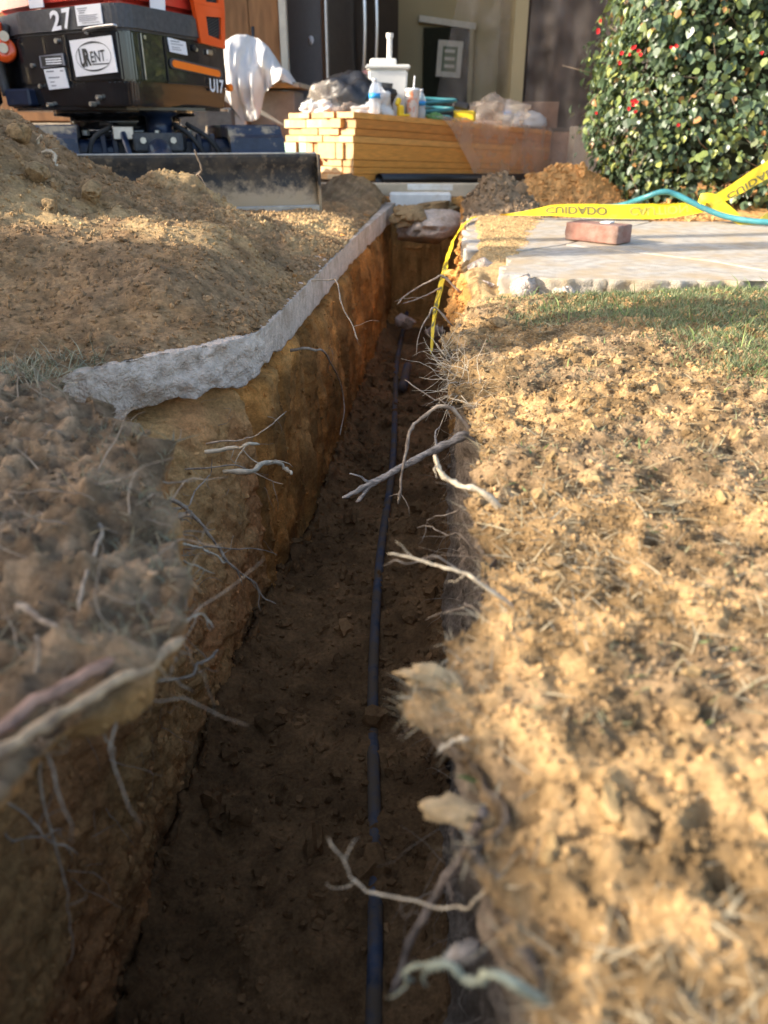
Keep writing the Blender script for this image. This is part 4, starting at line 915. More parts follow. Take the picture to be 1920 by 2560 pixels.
plate('load_chart', onL, [(.46, .90), (.37, .90), (.37, .812), (.46, .812)], M_white, EX, -.02)
plate('load_chart', onR, [(.17, .92), (.265, .92), (.25, .80), (.155, .80)], M_white, EX, -.015)
# swing bracket and boom foot on the left
box('swing_post', (.16, .18, .36), (-1.86, 4.05, .62), M_black, EX, .4, .02)
box('boom_foot', (.10, .16, .5), (-1.98, 3.98, .85), M_orange, EX, .4, .03, .3)
lg = lathe('lift_lug', [(.022, -.012), (.05, -.012), (.05, .012), (.022, .012)], (0, 0, 0), M_orange, EX, 24)
lg.matrix_parent_inverse = Matrix.Translation(EX.location).inverted() @ Matrix.Translation(at(12, 125, 3.95)) @ Matrix.Rotation(math.radians(78), 4, 'X')
box('lug_arm', (.03, .05, .10), at(-2, 85, 3.97), M_orange, EX, .2, .008)
for k in range(2): cyl('bolt', at(8+k*2, 120-30*k, 3.92), at(8+k*2, 120-30*k, 3.94), .02, M_bolt, EX, 12)
box('floor_bracket', (.16, .12, .07), at(70, 245, 3.98), M_navy, EX, -.5, .008)
box('floor_bracket', (.12, .10, .05), at(115, 232, 4.0), M_dgrey, EX, -.5, .008)
tube('hydraulic_hose', [at(15, 60, 4.0), at(8, 110, 4.0), at(2, 170, 4.0), at(18, 240, 4.0)], .02, M_dgrey, EX, 10, 6)
box('seat_base', (.5, .45, .12), (-1.35, 4.28, 1.17), M_black, EX, .3, .03)
box('seat_back', (.46, .12, .5), (-1.42, 4.50, 1.42), M_black, EX, .3, .05, -.1)
# ------------------------------------------------------------------ lumber stack and what stands on it
LS = empty('lumber_stack', (-.15, 5.0, 0), 'bundle of fresh cut lumber boards with pale ends', 'lumber')
la = Vector((.637, .771, 0)); tilt = -.042; la3 = Vector((la.x, la.y, tilt)).normalized(); lb2 = Vector((-.771, .637, 0)); lu = la3.cross(lb2)*1
if lu.z < 0: lu = -lu
L0 = Vector((-.18, 4.90, .078))
def lboard(s0, ln, w0, w1, h0, h1, endmat=None):
    bm = bmesh.new(); g_ = .0012; V = []
    for s in (s0, s0+ln):
        for a, b in ((w0+g_, h0+g_), (w1-g_, h0+g_), (w1-g_, h1-g_), (w0+g_, h1-g_)): V.append(bm.verts.new(L0+la3*s+lb2*a+lu*b))
    fs = [bm.faces.new(V[3::-1]), bm.faces.new(V[4:8])]+[bm.faces.new((V[i], V[(i+1) % 4], V[(i+1) % 4+4], V[i+4])) for i in range(4)]
    bmesh.ops.recalc_face_normals(bm, faces=bm.faces)
    bm.faces.ensure_lookup_table()
    for i in (0, 1): bm.faces[i].material_index = 1
    bmesh.ops.bevel(bm, geom=list(bm.edges), offset=.0015, segments=1, affect='EDGES')
    me = bm_mesh('board', bm); me.materials.append(M_woods[random.randrange(3)]); me.materials.append(endmat or M_ends[random.randrange(3)])
    # board-local grain direction: use generated object transform instead of world axes
    return link('board', me, None, LS)
M_woods = [simple('lumber_side_%d' % i, c, .7, var=.22, vs=14, bump=.0006, bs=60, stretch=(.9, .9, 14)) for i, c in enumerate([(.70, .29, .05), (.74, .34, .08), (.58, .22, .04)])]
M_ends = [simple('lumber_end_%d' % i, c, .85, var=.16, vs=26, bump=.001, bs=150) for i, c in enumerate([(.68, .47, .24), (.72, .54, .31), (.60, .38, .18)])]
hgt = 0; row = 0
random.seed(21)
layers = [.036, .038, .038, .089, .038, .038, .05, .034]
tot = sum(layers); sc_ = .362/tot
for li, hh in enumerate(layers):
    hh *= sc_; wp = 0
    while wp < .56:
        ww = random.choice([.089, .089, .089, .140, .115]) if hh < .06 else random.choice([.089, .07, .06])
        if wp+ww > .60: ww = .60-wp
        if ww < .03: break
        gr = (.36 < wp < .62 and 1 <= li <= 3)
        s0 = random.uniform(-.018, .02)+(.02 if wp > .2 else 0)
        lboard(s0, random.uniform(2.40, 2.48), wp, wp+ww-random.uniform(0, .004), hgt, hgt+hh, M_wood_g if gr else None)
        wp += ww
    hgt += hh
def onstack(s, wv_, h=0): return L0+la3*s+lb2*wv_+lu*(hgt+h)
cyl_ = lambda *a, **k: cyl(*a, **k)
bp_ = empty('drain_pipe', L0, 'black plastic pipe lying at the foot of the lumber stack', 'pipe')
p0 = L0+la3*.17-lb2*.055+Vector((0, 0, .012)); p1 = L0+la3*2.4-lb2*.055+Vector((0, 0, .02))
V = []; F = []
for p in (p0, p1):
    for rr_ in (.032, .026):
        for k in range(20):
            a = 2*math.pi*k/20; V.append(p+lb2*(rr_*math.cos(a))+Vector((0, 0, rr_*math.sin(a))))
for k in range(20):
    j = (k+1) % 20; F += [(k, j, 40+j, 40+k), (20+k, 20+j, 60+j, 60+k), (k, j, 20+j, 20+k), (40+k, 40+j, 60+j, 60+k)]
link('pipe_wall', faces_mesh('pipe_wall', V, F), M_pipe_blk, bp_)
tag(box('dunnage_beam', (1.5, .09, .07), (.20, 4.74, .040), M_board, None, -.05, .004), 'tan timber laid across the far end of the trench', 'beam')
tag(box('white_board_piece', (.26, .10, .035), at(1075, 467, 4.74), M_wboard, None, -.05, .004), 'short white board lying on the far timber', 'board')
tag(box('concrete_block', (.34, .12, .09), at(1050, 503, 4.62), M_wboard, None, -.03, .008), 'pale concrete block under the far timber at trench end', 'block')
tag(box('dunnage_beam', (2.4, .09, .05), tuple((L0+la3*1.25-lb2*.02+Vector((0, 0, -.06)))[:]), M_dark, None, math.atan2(la.y, la.x), .004), 'dark timber under the long side of the lumber stack', 'beam')
ft = link('concrete_footing', clod_mesh('concrete_footing', .20, 33, .42), M_conc); ft.data.materials[0] = M_conc; ft.location = (.235, 4.05, -.085); ft.rotation_euler = (.1, 0, .3); tag(ft, 'broken white concrete footing at the far end of the trench', 'concrete')
clod((.13, 4.0, -.03), .10, 71, 'dirt clod packed against the far footing', .6, .4, .5)
clod((.27, 4.28, -.05), .16, 72, 'heap of soil on top of the far footing', .5, 1.1, .45)
for i, (x, y_, z, r) in enumerate([(.10, 3.8, -.50, .06), (.24, 3.7, -.53, .05)]):
    o = link('concrete_rubble', clod_mesh('concrete_rubble', r, 60+i, .7), M_conc); o.data.materials[0] = M_conc; o.location = (x, y_, z); tag(o, ['grey rubble block on the far trench floor at left', 'grey rubble block on the far trench floor at right'][i], 'concrete', 'rubble on the far trench floor')
def bottle(p, h, r, label, s=1):
    e = empty('water_bottle', p, label, 'bottle', 'water bottles on the lumber')
    pr = [(r*.92, 0), (r, .01*s), (r, h*.30), (r*.93, h*.34), (r, h*.38), (r, h*.62), (r*.9, h*.72), (r*.5, h*.86), (r*.36, h*.89), (r*.36, h*.93)]
    lathe('bottle_body', pr, p, M_clear, e, 20)
    lathe('water', [(r*.9, .003), (r*.93, h*.5), (r*.93, h*.52)], p, M_clear, e, 16)
    lathe('bottle_label', [(r*1.02, h*.45), (r*1.02, h*.60)], p, M_blabel, e, 20)
    lathe('cap', [(r*.40, h*.925), (r*.40, h), (r*.36, h*1.005)], p, M_white, e, 14)
    return e
def on_top(u, v, off=.001):
    # point on the inclined top of the stack under a sight line
    r = ray(u, v); o0 = Vector((0, 0, CAMH)); q = onstack(0, 0)
    t = (q-o0).dot(lu)/r.dot(lu); return o0+r*t+Vector((0, 0, off))
pB = onstack(.30, .10); bottle(Vector(pB), .19, .034, 'clear water bottle with blue label on the near corner of the lumber')
pB2 = onstack(.72, .07); bottle(Vector(pB2), .165, .031, 'second water bottle standing behind the paper cup')
pc = onstack(.62, .06); ce = empty('paper_cup', pc, 'paper soda cup with orange print and a straw', 'cup')
lathe('cup_body', [(.030, 0), (.033, .005), (.045, .145), (.047, .15), (.045, .152)], pc, M_paper, ce, 22); lathe('lid', [(.048, .151), (.048, .156), (.04, .162)], pc, M_white, ce, 22)
cyl('straw', pc+Vector((.005, 0, .15)), pc+Vector((.012, .0, .23)), .004, M_white, ce, 8)
pk = onstack(.62, .26); ck = empty('white_bucket', pk, 'white square bucket with lid and tall handle on the lumber', 'bucket')
bm = bmesh.new(); 
prism('bucket_body', [(pk.x+x, pk.y+y) for x, y in ((-.125, -.08), (.125, -.06), (.125, .12), (-.125, .11))], pk.z-.002, pk.z+.27, M_cool, ck, .012, 3, .12)
prism('bucket_lid', [(pk.x+x, pk.y+y) for x, y in ((-.14, -.09), (.14, -.07), (.14, .13), (-.14, .12))], pk.z+.27, pk.z+.295, M_cool, ck, .008, 2)
box('lid_hump', (.16, .12, .035), (pk.x-.03, pk.y+.02, pk.z+.312), M_cool, ck, .1, .012, seg=2)
cyl('handle_post', (pk.x+.01, pk.y, pk.z+.3), (pk.x+.012, pk.y, pk.z+.44), .016, M_cool, ck, 14); cyl('handle_knob', (pk.x+.012, pk.y, pk.z+.44), (pk.x+.012, pk.y, pk.z+.465), .022, M_cool, ck, 14)
def lump(name, c, size, matx, seed, label=None, cat=None, parent=None, crumple=.25, sub=4, f=2.2):
    V, F = ico(sub); V = V.copy(); q = V+seed*2.3
    V *= (1+crumple*fbm(q, f, 4, seed, .55))[:, None]; V[:, 2] = np.where(V[:, 2] < -.35, -.35+(V[:, 2]+.35)*.1, V[:, 2])
    V = V*np.array(size)+np.array(c)+np.array([0, 0, .36*size[2]])
    o = link(name, mesh_np(name, V, F, True), matx, parent)
    if label: tag(o, label, cat, None)
    return o
pg = onstack(.34, .34)
bg = lump('bag_pile', pg, (.24, .16, .17), M_blackbag, 3, 'heap of black bags wrapped in crumpled clear plastic on the lumber', 'bags', None, .3)
lump('plastic_wrap', pg+Vector((-.10, -.03, .0)), (.16, .13, .13), M_drape, 8, None, None, bg, .34)
lump('white_rag', pg+Vector((.17, -.06, 0)), (.09, .07, .12), M_cloth, 12, None, None, bg, .4)
for i, (s, w_, sx, sd) in enumerate([(.16, .36, .07, 1), (.20, .22, .08, 2), (.12, .46, .06, 3), (.30, .18, .09, 4)]):
    lump('crumpled_wrap', onstack(s, w_), (sx, .06, .045), M_cloth if i != 1 else M_plastic, 40+sd, ['crumpled white wrapper at the left of the bag heap', 'clear crumpled wrapper before the bag heap', 'white scrap at the far left of the lumber top', 'white plastic bag between bag heap and bottle'][i], 'wrapper', None, .45)
lump('maroon_bag', onstack(.62, .42), (.13, .12, .20), M_maroon, 6, 'dark maroon bag behind the water bottle', 'bag', None, .15)
pd = onstack(.50, .06); dt = empty('hand_tool', pd, 'small yellow hand tool standing on the lumber edge', 'tool')
box('tool_body', (.035, .05, .06), pd+Vector((0, 0, .032)), M_yellow, dt, .4, .008); box('tool_grip', (.03, .03, .045), pd+Vector((-.015, 0, .08)), M_yellow, dt, .4, .008, ry=.4); box('tool_base', (.07, .05, .012), pd+Vector((.02, 0, .008)), M_yellow, dt, .4, .004)
pd = onstack(1.25, .10); dt = empty('power_tool', pd, 'yellow and black cordless tool on the far lumber', 'tool')
box('tool_body', (.16, .09, .07), pd+Vector((0, 0, .04)), M_yellow, dt, -.2, .012); box('tool_handle', (.12, .05, .05), pd+Vector((-.02, 0, .105)), M_blackbag, dt, -.2, .015, ry=.2); box('battery', (.07, .08, .05), pd+Vector((-.10, 0, .05)), M_blackbag, dt, -.2, .008)
pd = onstack(.98, .18)
hc_ = [pd+Vector((.13*math.cos(t)*(1+.02*t), .10*math.sin(t), .02+.008*t)) for t in [i*.45 for i in range(38)]]
tag(tube('coiled_cord', hc_, .012, M_hose, None, 8, 2), 'grey green coiled cord on the lumber behind the bottle', 'cord')
lump('work_glove', onstack(.86, .06), (.05, .04, .03), simple('green_cloth', (.14, .3, .1), .9), 14, 'green glove beside the second bottle', 'glove', None, .3)
# plastic drape over the far half of the stack
def drape():
    nS, nW = 60, 60; V = []
    for i in range(nS+1):
        s = .78+1.72*i/nS
        for j in range(nW+1):
            t = j/nW; a = t*1.05
            start = .62-.0*s
            if a < .55: wv_ = .55-a; hv = .012; out = 0
            else:
                k = a-.55; wv_ = 0; hv = -k*.78*min(1, max(.02, (s-.78)/.45)); out = .012+.012*k
            p = onstack(s+ (.18*(a-.55) if a > .55 else 0), wv_, hv)-lb2*out
            q = np.array([p[:]]); p = p+Vector((0, -.5, .6)).normalized()*(.012*float(fbm(q*np.array([1, 1, .4]), 9, 3, 5)[0])+.012)
            V.append(p)
    F = [(i*(nW+1)+j, i*(nW+1)+j+1, (i+1)*(nW+1)+j+1, (i+1)*(nW+1)+j) for i in range(nS) for j in range(nW)]
    tag(link('plastic_drape', faces_mesh('plastic_drape', V, F), M_drape), 'clear plastic sheet draped over the far half of the lumber', 'plastic sheet')
drape()
lump('crumpled_sheet', onstack(1.65, .12), (.22, .12, .13), M_drape, 17, 'bunched clear plastic on the far end of the lumber', 'plastic sheet', None, .35)
# ------------------------------------------------------------------ garage behind
GA = empty('garage', (0, 7, 0), 'open garage with olive back wall and brown plywood side', 'garage')
tag(box('garage_floor', (8, 4.2, .1), (0, 7.6, -.09), M_stucco, None, 0, 0), None, None, None, 'structure')
box('back_wall', (5.6, .12, 2.8), (1.6, 7.95, 1.3), M_olive, GA, 0, 0)
box('side_wall', (.12, 3.6, 2.8), (-1.72, 7.5, 1.3), M_ply, GA, 0, 0)
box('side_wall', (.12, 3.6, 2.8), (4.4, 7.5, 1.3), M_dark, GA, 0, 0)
box('partition_wall', (.10, .9, 2.6), (1.06, 7.45, 1.2), M_olive, GA, 0, 0)
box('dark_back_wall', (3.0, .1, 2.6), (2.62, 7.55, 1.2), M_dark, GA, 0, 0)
for i, x in enumerate((-1.20, -.99, -.78)): box('plywood_panel', (.205, .03, 2.5), (x-.06, 6.35, 1.2), M_ply, GA, .0, .003)
box('corner_stud', (.05, .09, 2.5), (-.70, 6.3, 1.2), M_frame, GA, 0, .003)
box('roof', (7.4, 4.2, .18), (1.3, 8.0, 3.25), M_roof, GA, 0, .02)
box('header', (6.1, .2, .22), (1.4, 6.0, 3.05), M_stucco, GA, 0, .01)
box('front_wall', (1.6, .14, 2.8), (-2.55, 5.75, 1.3), M_ply, GA, 0, .0)
for i in range(7): box('siding_board', (1.58, .03, .17), (-2.55, 5.66, .12+.18*i), M_board if i == 1 else M_ply, GA, 0, .004)
box('door_post', (.10, .12, 2.6), (4.25, 5.75, 1.2), M_frame, GA, 0, .004)
dr_ = empty('cabinet_door', (.55, 7.8, 0), 'dark green door in the olive back wall', 'door')
box('door_panel', (.41, .05, 1.22), (.55, 7.865, .53), M_doordk, dr_, 0, .004)
box('door_lintel', (.50, .06, .05), (.55, 7.855, 1.175), M_frame, dr_, 0, .004, ry=.12)
box('door_jamb', (.04, .06, 1.2), (.765, 7.855, .53), M_olive, dr_, 0, .004)
nt = empty('framed_notice', (.57, 7.8, .9), 'small framed notice with three lines on the dark door', 'sign')
box('notice_frame', (.22, .02, .28), (.575, 7.82, .90), M_frame, nt, .0, .004, ry=.06)
box('notice_sheet', (.13, .01, .19), (.575, 7.808, .90), simple('notice_olive', (.14, .16, .09), .7), nt, .0, .002, ry=.06)
for k in range(3): box('notice_line', (.09, .006, .025), (.575, 7.80, .845+.057*k), M_frame, nt, 0, .001, ry=.06)
# fridge
FR = empty('refrigerator', (-.35, 7.0, 0), 'dark grey double door refrigerator with bowed steel handles', 'refrigerator')
fa = math.radians(45); fx = Vector((math.cos(fa), math.sin(fa), 0)); fy = Vector((-math.sin(fa), math.cos(fa), 0)); fc = Vector((-.46, 6.55, -.04))
def Fp(x, y, z): return fc+fx*x+fy*y+Vector((0, 0, z))
box('cabinet', (.74, .56, 1.75), Fp(.40, .30, .9), M_fridge, FR, fa, .008)
for k in (0, 1): 
    d = box('door', (.365, .05, 1.1), Fp(.21+.385*k, -.018, 1.2), M_fdoor, FR, fa, .012)
    hx = .21+.385*k+(.13 if k == 0 else -.13)
    tube('handle', [Fp(hx, -.05, .70), Fp(hx, -.085, .78), Fp(hx, -.11, 1.1), Fp(hx, -.085, 1.5), Fp(hx, -.05, 1.6)], .014, M_chrome, d, 10, 6)
box('drawer', (.75, .05, .55), Fp(.40, -.018, .36), M_fdoor, FR, fa, .012)
box('trim_edge', (.018, .052, 1.72), Fp(.018, -.02, .9), M_chrome, FR, fa, .003)
lathe('magnet', [(.03, 0), (.03, .004)], (0, 0, 0), M_white, FR, 16).matrix_parent_inverse = Matrix.Translation(FR.location).inverted() @ Matrix.Translation(Fp(.026, .14, .98)) @ Matrix.Rotation(fa, 4, 'Z') @ Matrix.Rotation(math.radians(-90), 4, 'Y')
# fridge side panel faces the camera on the left: cabinet already turned
# chair with cloth and small table
CH = empty('metal_chair', (-1.0, 5.55, 0), 'black tube frame chair beside the excavator', 'chair')
for dx in (-.02, .20):
    tube('leg', [(-1.10+dx, 5.5, .02), (-1.10+dx, 5.5, .30), (-1.09+dx, 5.5, .60), (-1.07+dx, 5.52, .655), (-1.03+dx, 5.56, .66)], .012, M_blackbag, CH, 8, 5)
for dx in (-.02, .20): tube('leg', [(-1.08+dx, 5.9, .02), (-1.08+dx, 5.9, .5), (-1.06+dx, 5.92, .95)], .012, M_blackbag, CH, 8, 4)
tube('arm_rest', [(-1.14, 5.5, .62), (-1.0, 5.49, .665), (-.90, 5.5, .64), (-.885, 5.5, .5)], .012, M_blackbag, CH, 8, 5)
box('seat', (.26, .40, .04), (-.98, 5.70, .44), M_blackbag, CH, 0, .01)
box('seat_apron', (.20, .03, .16), (-.98, 5.50, .37), M_cloth, CH, 0, .006)
def cloth():
    top = [(548, 120), (565, 100), (590, 86), (615, 84), (640, 92), (665, 112), (685, 140), (700, 165), (722, 178), (738, 205)]
    bot = [(548, 262), (570, 250), (590, 268), (612, 302), (640, 304), (655, 296), (664, 232), (690, 214), (715, 204), (738, 216)]
    nU, nV = 70, 40; V = []
    for i in range(nU+1):
        u_ = 548+190*i/nU; vt = np.interp(u_, *zip(*top)); vb = np.interp(u_, *zip(*bot))
        for j in range(nV+1):
            b_ = j/nV; p = at(u_, vt+(vb-vt)*b_, 5.60); q = np.array([[p.x, 0, p.z*.3]])
            p.y += -.16*math.sin(min(1, b_*1.8)*math.pi/2)+.09*float(fbm(q, 11, 3, 4)[0])+.03*max(0, .15-b_)/.15
            V.append(p)
        # back of the heap
    for i in range(nU+1):
        for j in range(nV+1):
            p = V[i*(nV+1)+j].copy(); p.y += .06+.22*math.sin(math.pi*min(1, j/nV*1.2)) ; V.append(p)
    m_ = (nU+1)*(nV+1)
    F = [(i*(nV+1)+j, i*(nV+1)+j+1, (i+1)*(nV+1)+j+1, (i+1)*(nV+1)+j) for i in range(nU) for j in range(nV)]
    F += [tuple(x+m_ for x in f[::-1]) for f in F]
    F += [(i*(nV+1), (i+1)*(nV+1), (i+1)*(nV+1)+m_, i*(nV+1)+m_) for i in range(nU)]
    tag(link('dust_sheet', faces_mesh('dust_sheet', V, F), M_cloth), 'white dust sheet thrown over the black chair', 'cloth')
cloth()
TB = empty('small_table', (-.72, 5.75, 0), 'small table with wooden top next to the dust sheet', 'table')
box('table_top', (.36, .40, .03), (-.70, 5.78, .60), M_board, TB, -.1, .004); box('side_panel', (.30, .32, .52), (-.71, 5.80, .31), simple('grey_board', (.30, .29, .26), .8), TB, -.1, .006)
# bench with white bag at far right
BN = empty('work_bench', (1.1, 7.1, 0), 'brown bench behind the plastic sheet', 'bench')
M_brownb = simple('brown_bench', (.26, .14, .085), .7, var=.15)
box('bench_back', (.66, .03, .24), (1.10, 7.12, .43), M_brownb, BN, 0, .004); box('bench_top', (.70, .40, .03), (1.12, 6.9, .345), M_dark, BN, 0, .004); box('bench_front', (.70, .03, .30), (1.12, 6.72, .18), M_brownb, BN, 0, .004)
lump('white_sack', (1.15, 6.9, .36), (.15, .1, .09), M_cloth, 23, 'white sack lying on the brown bench', 'sack', None, .15)
bottle(Vector((.98, 6.85, .36)), .2, .034, 'pale bottle left of the white sack on the bench')
tag(box('low_block_wall', (1.6, .2, .42), (2.25, 6.6, .16), M_stucco, None, 0, .006), 'low grey block wall behind the plastic sheet', 'wall')
# hanging plastic sheets
def hanging(label, x0, x1, y, z0, z1, seed, sl=0, amp=.05, n=90):
    V = []; m = 24
    for i in range(n+1):
        for j in range(m+1):
            a = i/n; b = j/m; z = z0+(z1-z0)*b; x = x0+(x1-x0)*a+sl*(1-b)*(1-a)
            q = np.array([[x*1.0, 0, z*.12]]); q2 = np.array([[x, 5, z*.3]])
            V.append((x, y+amp*float(fbm(q, 9, 3, seed)[0])+.1*amp*float(fbm(q2, 25, 2, seed+4)[0]), z))
    F = [(i*(m+1)+j, i*(m+1)+j+1, (i+1)*(m+1)+j+1, (i+1)*(m+1)+j) for i in range(n) for j in range(m)]
    tag(link('plastic_sheet', faces_mesh('plastic_sheet', V, F), M_plastic), label, 'plastic sheet', 'plastic dust barriers in the garage')
hanging('clear plastic dust barrier hanging in the right garage bay', 1.02, 3.2, 6.35, -.02, 2.3, 3)
hanging('slanting clear plastic swept aside in front of the dark door', .80, 1.15, 7.2, .45, 2.3, 7, -.4, .06, 50)
hanging('second plastic layer hanging close behind the hedge', 1.45, 3.0, 6.15, -.02, 2.3, 12, .2, .08, 70)
# boards lying under the excavator's far side
for i, (x, y, z, l, rz_, m_, lb) in enumerate([(-1.75, 5.35, .16, 1.3, .03, M_board, 'sunlit plank lying behind the excavator tracks'), (-1.70, 5.42, .26, 1.1, -.02, M_wboard, 'pale plank on top of the plank behind the tracks'), (-1.45, 5.30, .06, 1.6, .05, M_wood, 'orange brown plank on the ground behind the tracks')]):
    tag(box('plank', (l, .14, .05), (x, y, z), m_, None, rz_, .004), lb, 'plank', 'planks behind the excavator')
tag(box('blue_crate', (.34, .2, .07), (-1.72, 5.38, .325), simple('blue_plastic', (.10, .22, .5), .5), None, .03, .01), 'blue plastic lid lying on the pale plank', 'lid')
tag(box('tool_chest', (.5, .3, .5), (-1.2, 5.55, .22), M_dgrey, None, .05, .015), 'grey chest standing behind the excavator', 'chest')
# ------------------------------------------------------------------ hedge with heart shaped leaves
HD = empty('hedge', (1.75, 4.5, 0), 'dense clipped hedge with heart shaped leaves and small red flowers', 'hedge')
def hedge_surface(n):
    # points in the outer shell of a rounded upright block
    cx, cy, rx, ry, e = 2.47, 4.62, 1.34, .66, 3.2
    a = rng.uniform(math.pi*.80, math.pi*2.0, n); z = rng.uniform(.02, 1.75, n); ca, sa = np.cos(a), np.sin(a)
    k = (np.abs(ca)**e+np.abs(sa)**e)**(-1/e); x = cx+rx*k*ca; y = cy+ry*k*sa
    nx = np.abs(ca)**(e-1)*np.sign(ca)/rx; ny = np.abs(sa)**(e-1)*np.sign(sa)/ry; l_ = np.hypot(nx, ny); nx /= l_; ny /= l_
    q = np.stack([x, y, z], 1); keep = (fbm(q, 7, 2, 15) > -.42) | (rng.random(n) < .25)
    d = -.17*(1-sm(z/.45))+.09*fbm(q, 3.5, 4, 5)-rng.random(n)**1.3*.20+np.where(rng.random(n) < .07, rng.random(n)*.12, 0)
    d = np.where(keep, d, d-.16)
    return [Vector(q) for q in np.stack([x+nx*d, y+ny*d, z], 1)], [Vector((p, q, 0)) for p, q in zip(nx, ny)]
LFv = np.array([(0, 0, 0), (.30, .10, .06), (.46, .38, .10), (.34, .72, .06), (0, 1.08, -.10), (-.34, .72, .06), (-.46, .38, .10), (-.30, .10, .06), (0, .45, -.02)])*np.array([1, 1, 1])
LFf = [(8, i, i % 7+1) if i < 7 else (8, 7, 0) for i in range(1, 8)]
LFf = [(8, 0, 1), (8, 1, 2), (8, 2, 3), (8, 3, 4), (8, 4, 5), (8, 5, 6), (8, 6, 7), (8, 7, 0)]
def leaf_frame(nn):
    up = Vector((random.gauss(0, .5), random.gauss(0, .3), -1+random.gauss(0, .35)))
    z = (nn+Vector((random.gauss(0, .55), random.gauss(0, .4), .45+random.gauss(0, .4)))).normalized()
    y = (up-z*up.dot(z)).normalized(); x = y.cross(z)
    return Matrix((x, y, z)).transposed()
random.seed(5)
hp_, hn_ = hedge_surface(27000)
order = sorted(range(len(hp_)), key=lambda i: (hp_[i].y-.2*hn_[i].y))
mains = set()
view_ok = [i for i in range(len(hp_)) if 1.08 < hp_[i].x < 2.1 and hp_[i].z < 1.0 and hn_[i].y < -.3]
view_ok.sort(key=lambda i: hp_[i].y)
for i in view_ok[:1500:5]: mains.add(i)
def leaf_col():
    t = random.random()
    if t < .70: c = (.07, .105, .055)
    elif t < .90: c = (.13, .165, .05)
    elif t < .97: c = (.24, .26, .07)
    else: c = (.30, .16, .06)
    k = random.uniform(.8, 1.8); return [x*k for x in c]
V = []; C = []; F = []
for i, (p, nn) in enumerate(zip(hp_, hn_)):
    if i in mains: continue
    s = random.choice((random.uniform(.014, .028), random.uniform(.020, .052))); M3 = leaf_frame(nn); c = leaf_col(); b = len(V)
    cur = random.uniform(-.5, 1.2)
    for v in LFv: V.append(p+M3 @ Vector((v[0]*s, v[1]*s, v[2]*s*cur*2)))
    C += [c]*9; F += [tuple(x+b for x in f) for f in LFf]
fo = link('foliage', mesh_np('foliage', np.array([v[:] for v in V]), np.array(F), False, np.array(C)), M_leaf, HD); fo['kind'] = 'stuff'
lms = []
for k in range(10):
    cur = random.uniform(-.5, 1.2); c = leaf_col()
    lms.append(mesh_np('leaf', LFv*np.array([1, 1, cur*2]), np.array(LFf), False, np.array([c]*9)))
for k, i in enumerate(sorted(mains)[:300]):
    o = link('leaf', lms[k % 10], M_leaf, HD)
    s = random.uniform(.026, .048); M4 = Matrix.Translation(hp_[i]) @ leaf_frame(hn_[i]).to_4x4() @ Matrix.Scale(s, 4)
    o.matrix_basis = M4
V = []; F = []
for k in range(900):
    i = random.randrange(len(hp_)); p = hp_[i]-hn_[i]*random.uniform(.02, .25); d = Vector((random.gauss(0, .6), random.gauss(-.4, .5), random.gauss(.5, .5))).normalized()
    L_ = random.uniform(.06, .28); v, f = tube_geo([p, p+d*L_*.5+Vector((random.gauss(0, .01), 0, 0)), p+d*L_], [.004, .003, .0015], 5, 0, len(V)); V += v; F += f
tw = link('twigs', faces_mesh('twigs', V, F), M_twig, HD); tw['kind'] = 'stuff'
for k in range(6): tube('stem', [(1.5+.3*k, 4.55+random.uniform(-.2, .2), -.05), (1.5+.3*k+random.uniform(-.1, .1), 4.55, .5), (1.5+.28*k, 4.6, 1.2)], .022, M_twig, HD, 7, 4, .4)
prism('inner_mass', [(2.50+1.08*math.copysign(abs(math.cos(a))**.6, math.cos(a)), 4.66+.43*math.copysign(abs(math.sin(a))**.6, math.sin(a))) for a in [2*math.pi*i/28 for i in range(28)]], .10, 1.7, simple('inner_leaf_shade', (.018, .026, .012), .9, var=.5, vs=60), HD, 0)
def flower(px, Yv, n):
    c = at(*px, Yv)
    for k in range(n):
        o_ = c+Vector((random.gauss(0, .012), random.gauss(0, .005), random.gauss(0, .014))); bm = bmesh.new(); v0 = bm.verts.new(o_)
        for t in range(5):
            a = 2*math.pi*t/5+random.random()*.5; r = random.uniform(.007, .012)
            d = Vector((math.cos(a), -.5, math.sin(a))).normalized(); s_ = d.cross(Vector((0, -1, .1))).normalized()
            bm.faces.new([v0, bm.verts.new(o_+d*r*.6+s_*r*.5), bm.verts.new(o_+d*r), bm.verts.new(o_+d*r*.6-s_*r*.5)])
        link('flower', bm_mesh('flower', bm), M_flower, HD)
for u_, v_, n_ in ((1563, 128, 3), (1585, 110, 3), (1592, 138, 3), (1552, 140, 2), (1683, 122, 3), (1590, 248, 4), (1576, 265, 3), (1592, 280, 2), (1662, 88, 1), (1696, 304, 2), (1735, 300, 1), (1906, 140, 2), (1494, 75, 3), (1497, 45, 2), (1492, 298, 2), (1572, 420, 1), (1505, 180, 1)):
    flower((u_, v_), 3.90 if u_ > 1530 else 4.05, n_-1)
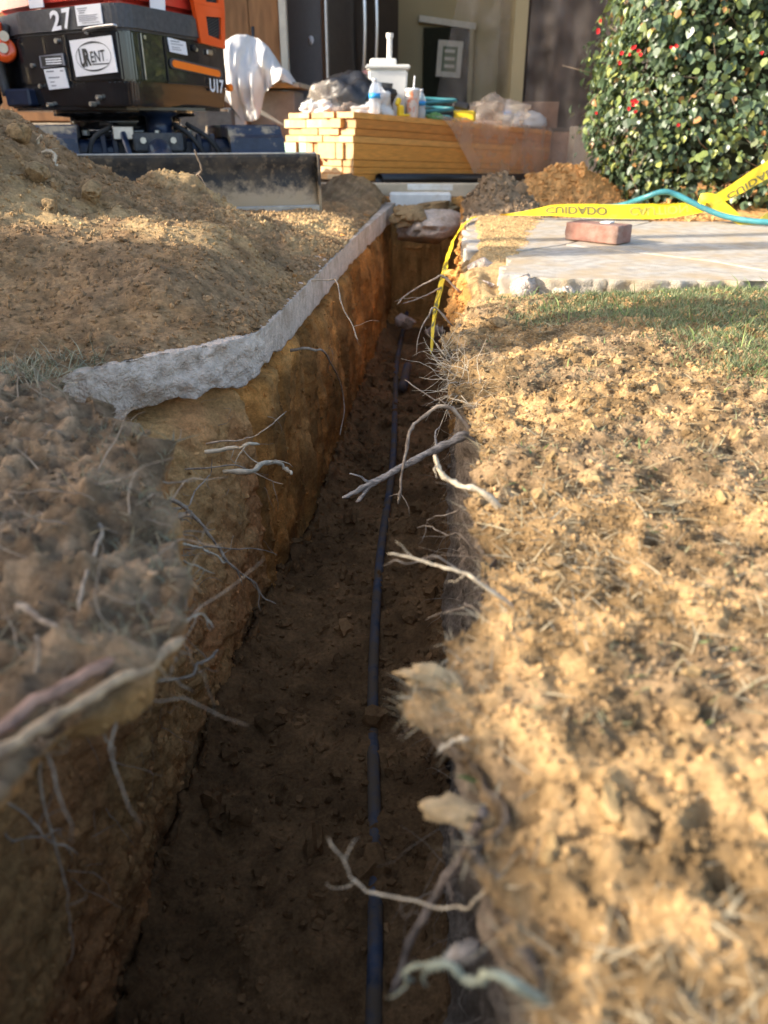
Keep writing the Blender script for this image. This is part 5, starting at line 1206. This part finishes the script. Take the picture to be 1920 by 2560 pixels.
# ------------------------------------------------------------------ unseen fence and tree, added left of the frame to cast shade
FN = empty('shadow_fence', (-3.6, 1.5, 0), 'brown board fence added out of view to shade the left of the yard', 'fence')
def shade_h(y):  # added fence: low stretches let sun patches through, high one shades the excavator
    h = 1.62
    if 1.95 < y < 2.6: h = 1.40
    if 1.22 < y < 1.50: h = 1.39
    if 2.95 < y < 3.6: h = 2.15
    if y > 4.05: h = .9
    return h
y = -4.2; base = {}
while y < 5.6:
    h = shade_h(y+.06)
    if h not in base:
        bm = bmesh.new(); bm_box(bm, (.02, .128, h), Matrix.Translation((0, 0, h/2)), .003); base[h] = bm_mesh('shadow_fence_board', bm); base[h].materials.append(M_fence)
    o = link('board', base[h], None, FN); o.matrix_basis = Matrix.Translation((-3.6, y+.065, .02)); y += .131
box('slot_rail', (.04, .5, .06), (-3.6, 1.36, 1.60), M_fence, FN, 0, .003)  # closes the top of the slot that lets sun onto the pile ridge
for k in range(3): box('rail', (.04, 9.8, .08), (-3.57, .7, .25+.5*k), M_fence, FN, 0, .003)
box('shadow_post', (.10, .15, 2.9), (-3.48, 1.78, 1.45), M_fence, FN, 0, .004); box('shadow_post', (.08, .07, 2.9), (-3.48, 2.06, 1.45), M_fence, FN, 0, .004)  # added to throw thin shadow bands across the path
for k in range(5): box('post', (.09, .09, 1.6), (-3.50, -4+2.3*k, .8), M_fence, FN, 0, .004)
TR = empty('shadow_tree', (-2.75, 1.15, 0), 'leafy tree added out of view to cast a shadow band', 'tree')
tube('trunk', [(-2.75, 1.02, -.05), (-2.74, 1.03, .8), (-2.76, 1.02, 1.8), (-2.7, 1.06, 2.8), (-2.75, 1.15, 3.6)], .165, M_bark, TR, 14, 6, .55, .06)  # added trunk, placed so its shadow crosses the lawn grass
for k in range(6):
    a = k*1.05; tube('limb', [(-2.74, 1.17, 2.5+.15*k), (-2.74+.5*math.cos(a), 1.17+.5*math.sin(a), 3.0+.15*k), (-2.74+1.0*math.cos(a), 1.17+1.0*math.sin(a), 3.6+.1*k)], .045, M_bark, TR, 8, 4, .3)
V = []; C = []; F = []
for k in range(2600):
    d = Vector(rng.standard_normal(3)); d.normalize(); p = Vector((-2.75, 1.15, 4.0))+Vector((d.x*1.5, d.y*1.5, d.z*.8))*random.random()**.4
    M3 = leaf_frame(d); s = random.uniform(.06, .11); b = len(V)
    for v in LFv: V.append(p+M3 @ Vector(v*s))
    C += [leaf_col()]*9; F += [tuple(x+b for x in f) for f in LFf]
link('crown', mesh_np('crown', np.array([v[:] for v in V]), np.array(F), False, np.array(C)), M_leaf, TR)
